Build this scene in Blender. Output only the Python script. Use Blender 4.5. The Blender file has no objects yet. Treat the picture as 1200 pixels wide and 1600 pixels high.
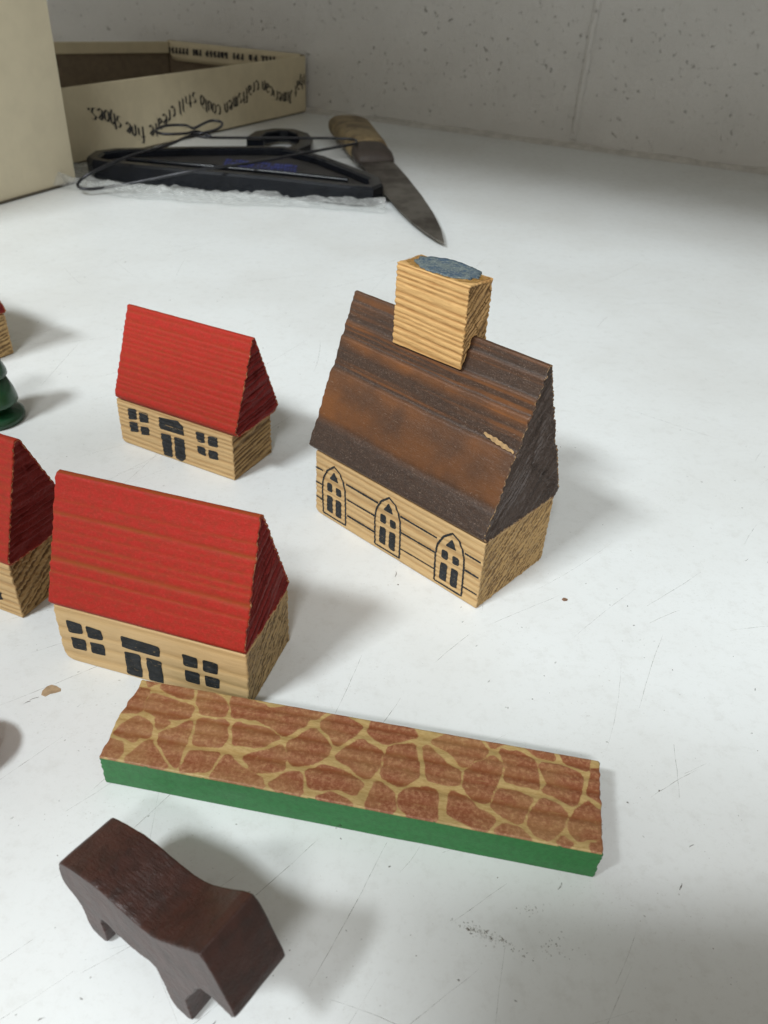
import bpy, bmesh, math, random
import numpy as np
from mathutils import Vector, Matrix

CM = 0.01                      # everything below is written in centimetres
rng = random.Random(7)
SC = bpy.context.scene
COL = SC.collection

# ------------------------------------------------------------------ camera
PITCH, ROLL = math.radians(35.055), math.radians(3.388)
cam_d = bpy.data.cameras.new('camera')
cam = bpy.data.objects.new('camera', cam_d)
COL.objects.link(cam)
fw = Vector((0, math.cos(PITCH), -math.sin(PITCH)))
up = Vector((0, math.sin(PITCH), math.cos(PITCH)))
rt = Vector((1, 0, 0))
right = rt * math.cos(ROLL) + up * math.sin(ROLL)
upv = rt * -math.sin(ROLL) + up * math.cos(ROLL)
m = Matrix.Identity(4)
for i in range(3):
    m[i][0], m[i][1], m[i][2] = right[i], upv[i], -fw[i]
m[0][3], m[1][3], m[2][3] = 0, 0, 9 * CM
cam.matrix_world = m
cam_d.sensor_fit = 'VERTICAL'
cam_d.sensor_height = 36
cam_d.sensor_width = 27
cam_d.lens = 28.264
cam_d.clip_start = 0.002
cam_d.clip_end = 30
cam_d.dof.use_dof = True
cam_d.dof.focus_distance = 12.3 * CM
cam_d.dof.aperture_fstop = 56
SC.camera = cam

# ------------------------------------------------------------------ light
SC.view_settings.view_transform = 'Standard'
SC.view_settings.look = 'None'
SC.view_settings.exposure = 0
SC.view_settings.gamma = 1
SC.view_settings.use_curve_mapping = False
world = bpy.data.worlds.new('World')
SC.world = world
world.use_nodes = True
bg = world.node_tree.nodes['Background']
bg.inputs[0].default_value = (1.0, 0.89, 0.76, 1)
bg.inputs[1].default_value = 0.38


def area(name, loc, target, sx, sy, power, col):
    l = bpy.data.lights.new(name, 'AREA')
    l.shape = 'RECTANGLE'
    l.size, l.size_y = sx * CM, sy * CM
    l.energy = power
    l.color = col
    o = bpy.data.objects.new(name, l)
    COL.objects.link(o)
    o.location = Vector(loc) * CM
    d = (Vector(target) - Vector(loc)).normalized()
    o.rotation_euler = d.to_track_quat('-Z', 'Y').to_euler()
    return o


area('tube_lamp', (-62, -46, 95), (0, 12, 0), 25, 12, 13.6, (0.90, 0.97, 1.0))
area('far_tube_lamp', (-18, -118, 126), (0, 15, 0), 44, 12, 17.0, (0.94, 0.98, 1.0))


# ------------------------------------------------------------------ tagging
def tag(o, label, cat, group=None):
    o['label'] = label
    o['category'] = cat
    if group:
        o['group'] = group
    return o


def thing(name, label, cat, loc, rz=0.0, group=None):
    o = bpy.data.objects.new(name, None)
    COL.objects.link(o)
    o.empty_display_size = 0.005
    o.location = Vector(loc) * CM
    o.rotation_euler = (0, 0, rz)
    return tag(o, label, cat, group)


def mesh_obj(name, verts, faces, mats, parent=None, attrs=None, smooth=False, midx=None):
    """verts in cm -> ONE mesh object"""
    me = bpy.data.meshes.new(name)
    v = np.asarray(verts, dtype=np.float64) * CM
    me.from_pydata(v.tolist(), [], [tuple(int(i) for i in f) for f in faces])
    if attrs:
        for k, a in attrs.items():
            at = me.attributes.new(k, 'FLOAT', 'POINT')
            at.data.foreach_set('value', np.asarray(a, dtype=np.float32))
    if not isinstance(mats, (list, tuple)):
        mats = [mats]
    for mm in mats:
        me.materials.append(mm)
    if midx is not None:
        me.polygons.foreach_set('material_index', np.asarray(midx, dtype=np.int32))
    if smooth:
        me.polygons.foreach_set('use_smooth', np.ones(len(me.polygons), dtype=bool))
    me.validate()
    me.update()
    o = bpy.data.objects.new(name, me)
    COL.objects.link(o)
    if parent is not None:
        o.parent = parent
    return o


# ------------------------------------------------------------------ noise in numpy
def _hash(ix, iy, iz, seed):
    h = (ix * 374761393 + iy * 668265263 + iz * 2147483647 + seed * 974634777) & 0xFFFFFFFF
    h = ((h ^ (h >> 13)) * 1274126177) & 0xFFFFFFFF
    h = (h ^ (h >> 16)) & 0xFFFFFF
    return h / float(0xFFFFFF)


def vnoise(x, y, z, seed=0):
    seed = int(seed * 10)
    x, y, z = np.broadcast_arrays(np.asarray(x, float), np.asarray(y, float), np.asarray(z, float))
    ix, iy, iz = np.floor(x).astype(np.int64), np.floor(y).astype(np.int64), np.floor(z).astype(np.int64)
    fx, fy, fz = x - ix, y - iy, z - iz
    fx, fy, fz = fx * fx * (3 - 2 * fx), fy * fy * (3 - 2 * fy), fz * fz * (3 - 2 * fz)
    r = 0
    for dx in (0, 1):
        for dy in (0, 1):
            for dz in (0, 1):
                w = (fx if dx else 1 - fx) * (fy if dy else 1 - fy) * (fz if dz else 1 - fz)
                r = r + w * _hash(ix + dx, iy + dy, iz + dz, seed)
    return r


def ridges(w, per, seed=0.0, sharp=.72):
    ph = w / per + .32 * np.sin(w / per * .83 + seed) + .16 * np.sin(w / per * 2.1 + seed * 2.3)
    f = ph - np.floor(ph)
    h = np.where(f < sharp, f / sharp, (1 - f) / (1 - sharp))
    return h * h * (3 - 2 * h)


# ------------------------------------------------------------------ materials
def new_mat(name):
    mt = bpy.data.materials.new(name)
    mt.use_nodes = True
    nt = mt.node_tree
    b = nt.nodes['Principled BSDF']
    return mt, nt, b


class NB:
    def __init__(s, nt):
        s.nt = nt
        s.tc = nt.nodes.new('ShaderNodeTexCoord')
        mp = nt.nodes.new('ShaderNodeMapping')
        mp.inputs['Scale'].default_value = (100, 100, 100)
        s.l(s.tc.outputs['Object'], mp.inputs['Vector'])
        s.co = mp.outputs['Vector']            # object coordinates in cm

    def l(s, a, b):
        s.nt.links.new(a, b)

    def scaled(s, sc):
        mp = s.nt.nodes.new('ShaderNodeMapping')
        mp.inputs['Scale'].default_value = sc
        s.l(s.co, mp.inputs['Vector'])
        return mp.outputs['Vector']

    def noise(s, scale, detail=3, rough=.6, vec=None, dist=0):
        n = s.nt.nodes.new('ShaderNodeTexNoise')
        n.inputs['Scale'].default_value = scale
        n.inputs['Detail'].default_value = detail
        n.inputs['Roughness'].default_value = rough
        n.inputs['Distortion'].default_value = dist
        s.l(vec if vec is not None else s.co, n.inputs['Vector'])
        return n.outputs['Fac']

    def vor(s, scale, vec=None, feat='F1'):
        n = s.nt.nodes.new('ShaderNodeTexVoronoi')
        n.feature = feat
        n.inputs['Scale'].default_value = scale
        s.l(vec if vec is not None else s.co, n.inputs['Vector'])
        return n.outputs['Distance']

    def attr(s, name):
        n = s.nt.nodes.new('ShaderNodeAttribute')
        n.attribute_name = name
        return n.outputs['Fac']

    def math(s, op, a, b=None, clamp=False):
        n = s.nt.nodes.new('ShaderNodeMath')
        n.operation = op
        n.use_clamp = clamp
        for k, v in enumerate((a, b)):
            if v is None:
                continue
            if isinstance(v, (int, float)):
                n.inputs[k].default_value = v
            else:
                s.l(v, n.inputs[k])
        return n.outputs[0]

    def step(s, v, lo, hi, a=0.0, b=1.0):
        n = s.nt.nodes.new('ShaderNodeMapRange')
        n.interpolation_type = 'SMOOTHSTEP'
        n.inputs['From Min'].default_value = lo
        n.inputs['From Max'].default_value = hi
        n.inputs['To Min'].default_value = a
        n.inputs['To Max'].default_value = b
        s.l(v, n.inputs['Value'])
        return n.outputs['Result']

    def mix(s, f, a, b):
        n = s.nt.nodes.new('ShaderNodeMix')
        n.data_type = 'RGBA'
        if isinstance(f, (int, float)):
            n.inputs[0].default_value = f
        else:
            s.l(f, n.inputs[0])
        for k, v in ((6, a), (7, b)):
            if isinstance(v, tuple):
                n.inputs[k].default_value = (v[0], v[1], v[2], 1)
            else:
                s.l(v, n.inputs[k])
        return n.outputs[2]

    def bump(s, h, strength, dist_cm, prev=None):
        n = s.nt.nodes.new('ShaderNodeBump')
        n.inputs['Strength'].default_value = strength
        n.inputs['Distance'].default_value = dist_cm * CM
        s.l(h, n.inputs['Height'])
        if prev is not None:
            s.l(prev, n.inputs['Normal'])
        return n.outputs['Normal']


def wood_mat(name, light, dark, endlight, enddark, rough=.62, fibre=1.0):
    """bare softwood: 'grain' (late wood) and 'cap' (sawn end) come from the mesh"""
    mt, nt, b = new_mat(name)
    q = NB(nt)
    g, cap = q.attr('grain'), q.attr('cap')
    fib = q.noise(1, 4, .65, q.scaled((3.0, 46, 46)))
    fine = q.noise(1, 2, .6, q.scaled((9, 120, 120)))
    blot = q.noise(1.3, 3, .6)
    f = q.math('ADD', q.math('MULTIPLY', g, .62), q.math('MULTIPLY', q.step(fib, .35, .7), .38))
    c = q.mix(f, light, dark)
    c = q.mix(q.step(blot, .35, .75, 0, .35), c, tuple(x * .78 for x in light))
    c = q.mix(q.step(fine, .6, .8, 0, .30), c, dark)
    e = q.noise(22, 4, .7)
    ev = q.math('ADD', q.math('MULTIPLY', g, .62), q.math('MULTIPLY', e, .5))
    ec = q.mix(q.step(ev, .36, .74), enddark, endlight)
    c = q.mix(cap, c, ec)
    q.l(c, b.inputs['Base Color'])
    b.inputs['Roughness'].default_value = rough
    b.inputs['Specular IOR Level'].default_value = .35
    h = q.math('ADD', q.math('MULTIPLY', fib, fibre), q.math('MULTIPLY', q.math('MULTIPLY', e, cap), .8))
    q.l(q.bump(h, .55, .018), b.inputs['Normal'])
    return mt


def paint_mat(name, base, groove, mott, worn=(.52, .33, .16), rough=.42, grain_amt=.5, wear=.30, capc=None, speck=0.0, mottle_scale=9, iso=1.0, spec=.28):
    """thin paint over grooved wood"""
    mt, nt, b = new_mat(name)
    q = NB(nt)
    g, cap, edge = q.attr('grain'), q.attr('cap'), q.attr('edge')
    n1 = q.noise(mottle_scale, 4, .65, q.scaled((.7, 1, 1)))
    n2 = q.noise(38, 3, .7)
    big = q.noise(1.6, 2, .5)
    c = q.mix(q.step(n1, .35, .70, 0, .75), base, mott)
    c = q.mix(q.step(q.noise(24, 4, .8), .50, .66, 0, .45), c, tuple(min(1, x * 1.25 + .012) for x in base))
    c = q.mix(q.step(q.noise(31, 4, .8), .54, .70, 0, .5), c, tuple(x * .62 for x in base))
    gg = q.math('MULTIPLY', g, q.step(big, .25, .65, .45, 1.0))
    c = q.mix(q.math('MULTIPLY', gg, grain_amt), c, groove)
    if speck:
        s1 = q.noise(1, 3, .8, q.scaled((34, 46, 46)))
        c = q.mix(q.math('MULTIPLY', q.math('MULTIPLY', q.step(s1, .55, .72, 0, speck), q.step(g, .2, .7, 1, .3)), q.step(q.noise(2.2, 4, .7), .35, .65, .35, 1)), c, (.25, .18, .14))
        c = q.mix(q.step(q.noise(1, 3, .8, q.scaled((7, 60, 60))), .62, .72, 0, .5), c, (.30, .22, .16))
    cc = capc or tuple(x * .55 for x in base)
    c = q.mix(cap, c, q.mix(q.step(n2, .4, .65, 0, .7), cc, tuple(x * .6 for x in cc)))
    wn = q.math('ADD', q.math('MULTIPLY', edge, .55), q.noise(17, 4, .8))
    c = q.mix(q.step(wn, 1.28 - wear, 1.40 - wear, 0, .75), c, worn)
    q.l(c, b.inputs['Base Color'])
    b.inputs['Roughness'].default_value = rough
    b.inputs['Specular IOR Level'].default_value = spec
    fib = q.noise(1, 4, .7, q.scaled((14 * iso, 40, 40)))
    h = q.math('ADD', q.math('MULTIPLY', fib, .8), q.math('MULTIPLY', n2, .6))
    q.l(q.bump(h, .5, .014), b.inputs['Normal'])
    return mt


def plain_mat(name, col, rough=.5, var=.2, scale=6, metal=0.0, bump=.2, bumpd=.01, spec=.5, col2=None):
    mt, nt, b = new_mat(name)
    q = NB(nt)
    n = q.noise(scale, 4, .6)
    c2 = col2 or tuple(x * (1 - var) for x in col)
    q.l(q.mix(q.step(n, .35, .68), col, c2), b.inputs['Base Color'])
    b.inputs['Roughness'].default_value = rough
    b.inputs['Metallic'].default_value = metal
    b.inputs['Specular IOR Level'].default_value = spec
    q.l(q.bump(q.noise(scale * 5, 4, .65), bump, bumpd), b.inputs['Normal'])
    return mt


def ink_mat(name, ink=(.014, .015, .016), wood=(.42, .29, .13), fade=.61):
    mt, nt, b = new_mat(name)
    q = NB(nt)
    n = q.noise(1, 4, .75, q.scaled((14, 60, 60)))
    n2 = q.noise(7, 3, .7)
    c = q.mix(q.step(n2, .3, .7), ink, tuple(x * 2.0 for x in ink))
    c = q.mix(q.step(n, fade, fade + .10, 0, .75), c, wood)
    q.l(c, b.inputs['Base Color'])
    b.inputs['Roughness'].default_value = .7
    b.inputs['Specular IOR Level'].default_value = .2
    return mt


WOOD = wood_mat('bare_pine', (.56, .38, .18), (.36, .205, .08), (.44, .285, .12), (.155, .088, .034))
WOOD2 = wood_mat('bare_lime_wood', (.58, .40, .20), (.47, .30, .13), (.40, .275, .13), (.15, .095, .042), fibre=.5)
WOODC = wood_mat('bare_tower_pine', (.62, .385, .155), (.33, .155, .045), (.40, .24, .095), (.16, .085, .03))
RED = paint_mat('red_stain', (.355, .020, .013), (.235, .056, .011), (.25, .028, .013), grain_amt=.9, rough=.55, spec=.16, mottle_scale=15, capc=(.215, .022, .020))  # capc puts the gable shade into the colour: darker red on the ends
BROWN = paint_mat('brown_stain', (.044, .025, .016), (.185, .064, .014), (.024, .015, .011), grain_amt=1.0, capc=(.072, .050, .040), speck=.75, rough=.45, mottle_scale=18, iso=2.6, spec=.4)
INK = ink_mat('window_ink')


# ------------------------------------------------------------------ solid wooden block with real grain relief
def round_poly(poly, r, step):
    """closed polygon (t,z) -> evenly sampled outline with small rounded corners, plus outward normals"""
    P = [np.array(p, float) for p in poly]
    out = []
    n = len(P)
    for i in range(n):
        a, b, c = P[i - 1], P[i], P[(i + 1) % n]
        da, dc = (a - b), (c - b)
        la, lc = np.linalg.norm(da), np.linalg.norm(dc)
        rr = min(r, la * .4, lc * .4)
        p0, p1 = b + da / la * rr, b + dc / lc * rr
        for k in range(4):
            t = k / 3.0
            out.append((1 - t) ** 2 * p0 + 2 * t * (1 - t) * b + t * t * p1)
    pts = np.array(out)
    nxt = np.roll(pts, -1, 0)
    seg = np.linalg.norm(nxt - pts, axis=1)
    cum = np.concatenate([[0], np.cumsum(seg)])
    N = max(24, int(cum[-1] / step))
    d = np.arange(N) / N * cum[-1]
    cl = np.vstack([pts, pts[:1]])
    t = np.interp(d, cum, cl[:, 0])
    z = np.interp(d, cum, cl[:, 1])
    Q = np.stack([t, z], 1)
    tg = np.roll(Q, -1, 0) - np.roll(Q, 1, 0)
    tg /= np.linalg.norm(tg, axis=1)[:, None] + 1e-12
    area2 = np.sum(Q[:, 0] * np.roll(Q[:, 1], -1) - np.roll(Q[:, 0], -1) * Q[:, 1])
    nr = np.stack([tg[:, 1], -tg[:, 0]], 1)
    if area2 < 0:
        nr = -nr
    return Q, nr


def build_block(name, poly, s0, s1, relief, capfn, mat, parent, step=.02, sstep=.055, rcorner=.03, K=34, warp=None, extra=None, seed=1):
    Q, Nn = round_poly(poly, rcorner, step)
    N = len(Q)
    M = int((s1 - s0) / sstep) + 1
    ss = np.concatenate([[s0, s0 + .008, s0 + .022], np.linspace(s0 + .05, s1 - .05, M), [s1 - .022, s1 - .008, s1]])
    shrink = np.zeros(len(ss))
    shrink[0] = shrink[-1] = .022
    shrink[1] = shrink[-2] = .007
    S = np.repeat(ss, N)
    T = np.tile(Q[:, 0], len(ss))
    Z = np.tile(Q[:, 1], len(ss))
    nt_, nz_ = np.tile(Nn[:, 0], len(ss)), np.tile(Nn[:, 1], len(ss))
    dep, grain = relief(S, T, Z, nt_, nz_)
    dep = dep + np.repeat(shrink, N)
    T2, Z2 = T - nt_ * dep, Z - nz_ * dep
    S = S.copy()
    for end, lo, hi, sg, fs in ((0, 0, 4, 1, (.62, .5, .3, .1)), (1, len(ss) - 4, len(ss), -1, (.1, .3, .5, .62))):
        dq, gq = capfn(Q[:, 0], Q[:, 1], end)
        for k in range(lo, hi):
            S[k * N:(k + 1) * N] += sg * dq * fs[k - lo]
    ed = np.minimum(np.repeat(ss, N) - s0, s1 - np.repeat(ss, N))
    edge = np.clip(1 - ed / .09, 0, 1)
    edge = np.maximum(edge, np.zeros_like(edge))
    V = [np.stack([S, T2, Z2], 1)]
    G, CAP, E_ = [grain], [np.zeros_like(S)], [edge]
    faces = []
    L = len(ss)
    idx = np.arange(N)
    for k in range(L - 1):
        a = k * N + idx
        b2 = k * N + (idx + 1) % N
        faces.append(np.stack([a, b2, b2 + N, a + N], 1))
    base = L * N
    cen = Q.mean(0)
    tris = []
    for end, s in ((0, s0), (1, s1)):
        ring0 = (0 if end == 0 else (L - 1) * N)
        bt, bz = T2[ring0:ring0 + N], Z2[ring0:ring0 + N]
        prev = ring0 + idx
        sg = -1 if end == 0 else 1
        ks = (1 - np.linspace(0, 1, K + 1)[1:-1])
        for kk, f in enumerate(ks):
            t = cen[0] + (bt - cen[0]) * f
            z = cen[1] + (bz - cen[1]) * f
            d, g = capfn(t, z, end)
            fade = min(1.0, .62 + (1 - f) * 12)
            V.append(np.stack([s - sg * d * fade, t, z], 1))
            G.append(g)
            CAP.append(np.ones(N))
            E_.append(np.clip(1 - (1 - f) * 12, 0, 1) * .75 * np.ones(N))
            cur = base + idx
            a, b2, c, dd = prev, np.roll(prev, -1), np.roll(cur, -1), cur
            q4 = np.stack([a, b2, c, dd], 1)
            if end == 1:
                faces.append(q4)
            else:
                faces.append(q4[:, ::-1])
            prev = cur
            base += N
        V.append(np.array([[s, cen[0], cen[1]]]))
        G.append(np.array([.5])); CAP.append(np.array([1.])); E_.append(np.array([0.]))
        ci = base
        base += 1
        for i in range(N):
            a, b2 = prev[i], prev[(i + 1) % N]
            tris.append((a, b2, ci) if end == 1 else (b2, a, ci))
    V = np.concatenate(V)
    G, CAP, E_ = np.concatenate(G), np.concatenate(CAP), np.concatenate(E_)
    if warp is not None:
        V = warp(V)
    F = [tuple(r) for r in np.concatenate(faces).tolist()] + tris
    at = {'grain': G, 'cap': CAP, 'edge': E_}
    if extra is not None:
        at.update(extra(V))
    # area sign may flip every face: make it consistent
    o = mesh_obj(name, V, F, mat, parent, at, smooth=True)
    bm = bmesh.new()
    bm.from_mesh(o.data)
    if bm.calc_volume(signed=True) < 0:
        bmesh.ops.reverse_faces(bm, faces=bm.faces)
    bm.to_mesh(o.data)
    bm.free()
    return o


def ring_relief(ang, per, amp, seed, wob=.02, tilt=0.0, rough=.004, gscale=1.0):
    ca, sa = math.cos(ang), math.sin(ang)

    def f(S, T, Z, nt_, nz_):
        w = T * ca + Z * sa + wob * (vnoise(S * .7, T * .5, Z * .5, seed) - .5) * 2 + tilt * S
        r = ridges(w, per, seed)
        lv = .55 + .9 * vnoise(np.floor(w / per * 1.0) * 3.7, S * .25, 0, seed + 2)
        d = amp * (.35 * (1 - r) + (1 - r) ** 4 * lv) + rough * vnoise(S * 9, T * 22, Z * 22, seed + 5)
        return d, np.clip((1 - r) ** 3 * lv * 1.15 + .12 * (1 - r), 0, 1) * gscale
    return f


def end_relief(ang, per, amp, seed, streak=6.0, noise_amp=.02, ringamp=.5):
    ca, sa = math.cos(ang), math.sin(ang)

    def f(t, z, end):
        w = t * ca + z * sa
        v = -t * sa + z * ca
        w2 = w + .02 * (vnoise(v * 2.5, w * 2, 0, seed) - .5)
        r = ridges(w2, per, seed + end)
        n = vnoise(v * streak, w * streak * 4.2, end * 7, seed + 11)
        n2 = vnoise(v * 26, w * 34, end, seed + 3)
        d = amp * (ringamp * (1 - r) + .6 * n) + noise_amp * n2 * .6
        return d, np.clip(r * .6 + (1 - n) * .5, 0, 1)
    return f


def corner_warp(s0, s1, r0, r1, zmin=0.0):
    """rounds the bottom edge of each end"""
    def f(V):
        V = V.copy()
        for s, r, sg in ((s0, r0, -1), (s1, r1, 1)):
            if r <= 0:
                continue
            cx, cz = s - sg * r, zmin + r
            dx, dz = (V[:, 0] - cx) * sg, cz - V[:, 2]
            mk = (dx > 0) & (dz > 0)
            mx = np.maximum(dx, dz)
            ln = np.sqrt(dx ** 2 + dz ** 2) + 1e-9
            sc = np.where(mk, mx / ln, 1)
            V[:, 0] = np.where(mk, cx + sg * dx * sc, V[:, 0])
            V[:, 2] = np.where(mk, cz - dz * sc, V[:, 2])
        return V
    return f


def decal(name, polys, relief, mat, parent, lift=.005, jit=.004, seed=0):
    """ink printed on the front wall: follows the relief of the wood. polys: outlines (s,h)"""
    rr = random.Random(seed)
    verts, faces = [], []
    for poly in polys:
        P = []
        n = len(poly)
        for i in range(n):
            a, b = poly[i], poly[(i + 1) % n]
            k = max(2, int(math.dist(a, b) / .03))
            for j in range(k):
                t = j / k
                P.append((a[0] + (b[0] - a[0]) * t + rr.uniform(-jit, jit), a[1] + (b[1] - a[1]) * t + rr.uniform(-jit, jit)))
        # soften the corners
        P = np.array(P)
        P = P.mean(0) + (P - P.mean(0)) * 1.07
        P = .5 * P + .25 * np.roll(P, 1, 0) + .25 * np.roll(P, -1, 0)
        zlo, zhi = P[:, 1].min() + .002, P[:, 1].max() - .002
        nz = max(3, int((zhi - zlo) / .012))
        rows = []
        for k in range(nz + 1):
            z = zlo + (zhi - zlo) * k / nz
            xs = []
            for i in range(len(P)):
                a, b = P[i], P[(i + 1) % len(P)]
                if (a[1] <= z) != (b[1] <= z):
                    xs.append(a[0] + (b[0] - a[0]) * (z - a[1]) / (b[1] - a[1]))
            if len(xs) >= 2:
                rows.append((z, min(xs), max(xs)))
        m_ = 8
        b0 = len(verts)
        for (z, xa, xb) in rows:
            s = np.linspace(xa, xb, m_)
            d, _ = relief(s, np.zeros(m_), np.full(m_, z), np.full(m_, -1.), np.zeros(m_))
            for k in range(m_):
                verts.append((s[k], d[k] - lift, z))
        for i in range(len(rows) - 1):
            for k in range(m_ - 1):
                a = b0 + i * m_ + k
                faces.append((a, a + 1, a + m_ + 1, a + m_))
    return verts, faces


def stroke_polys(path, w):
    """a drawn line -> one small outline per segment"""
    out = []
    for a, b in zip(path[:-1], path[1:]):
        dx, dz = b[0] - a[0], b[1] - a[1]
        l = math.hypot(dx, dz)
        nx, nz = -dz / l * w / 2, dx / l * w / 2
        ex, ez = dx / l * w * .3, dz / l * w * .3
        out.append(((a, b), [(a[0] - ex + nx, a[1] - ez + nz), (b[0] + ex + nx, b[1] + ez + nz), (b[0] + ex - nx, b[1] + ez - nz), (a[0] - ex - nx, a[1] - ez - nz)]))
    return out


def ink_lines(paths, w, relief, lift=.0065, seed=0):
    """thin printed lines as ribbons following the relief"""
    rr = random.Random(seed)
    verts, faces = [], []
    for path in paths:
        pts = []
        for a, b in zip(path[:-1], path[1:]):
            k = max(1, int(math.dist(a, b) / .02))
            for j in range(k):
                t = j / k
                pts.append((a[0] + (b[0] - a[0]) * t, a[1] + (b[1] - a[1]) * t))
        pts.append(path[-1])
        n = len(pts)
        b0 = len(verts)
        for i, p in enumerate(pts):
            a, b = pts[max(0, i - 1)], pts[min(n - 1, i + 1)]
            dx, dz = b[0] - a[0], b[1] - a[1]
            l = math.hypot(dx, dz) + 1e-9
            ww = w * rr.uniform(.8, 1.15)
            nx, nz = -dz / l * ww / 2, dx / l * ww / 2
            for s in (-1, 0, 1):
                ps, pz = p[0] + nx * s, p[1] + nz * s
                d, _ = relief(np.array([ps]), np.zeros(1), np.array([pz]), np.array([-1.]), np.zeros(1))
                verts.append((ps, float(d[0]) - lift, pz))
        for i in range(n - 1):
            for k in range(2):
                a = b0 + i * 3 + k
                faces.append((a, a + 1, a + 4, a + 3))
    return verts, faces


# ================================================================== SETTING
def table_material():
    mt, nt, b = new_mat('white_laminate')
    q = NB(nt)
    n1 = q.noise(.16, 4, .6)
    n2 = q.noise(3.0, 5, .7)
    n3 = q.noise(30, 3, .7)
    c = q.mix(q.step(n1, .35, .7), (.735, .75, .745), (.675, .68, .665))
    c = q.mix(q.step(n2, .50, .72, 0, .30), c, (.55, .545, .52))
    c = q.mix(q.step(q.noise(7.5, 5, .8), .50, .72, 0, .32), c, (.56, .555, .53))
    c = q.mix(q.math('MULTIPLY', q.step(q.noise(16, 4, .8), .60, .68, 0, .55), q.step(q.noise(.45, 3, .6), .46, .62)), c, (.42, .40, .36))
    # fine scattered specks of dirt
    sp = q.vor(9.0)
    c = q.mix(q.math('MULTIPLY', q.step(sp, .035, .065, .75, 0), q.step(q.noise(.9, 2), .46, .62)), c, (.28, .25, .22))
    sp2 = q.vor(2.1)
    c = q.mix(q.step(sp2, .012, .022, .8, 0), c, (.16, .13, .11))
    c = q.mix(q.step(n3, .58, .78, 0, .22), c, (.58, .58, .57))
    q.l(c, b.inputs['Base Color'])
    q.l(q.step(n2, .3, .7, .30, .48), b.inputs['Roughness'])
    b.inputs['Specular IOR Level'].default_value = .42
    h = q.math('ADD', q.math('MULTIPLY', q.noise(.5, 3), 3.0), q.math('MULTIPLY', n3, .25))
    q.l(q.bump(h, .25, .01), b.inputs['Normal'])
    return mt


def mark_mat(name, col, alpha):
    mt, nt, b = new_mat(name)
    q = NB(nt)
    b.inputs['Base Color'].default_value = (*col, 1)
    b.inputs['Roughness'].default_value = .7
    n = q.noise(7, 4, .7)
    q.l(q.step(n, .38, .62, alpha * .25, alpha), b.inputs['Alpha'])
    return mt


WL = np.array([-6.1, 57.4])
WR = np.array([19.6, 46.6])
WD = (WR - WL) / np.linalg.norm(WR - WL)          # along the wall, to the right
WN = np.array([WD[1], -WD[0]])                    # towards the room


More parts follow.
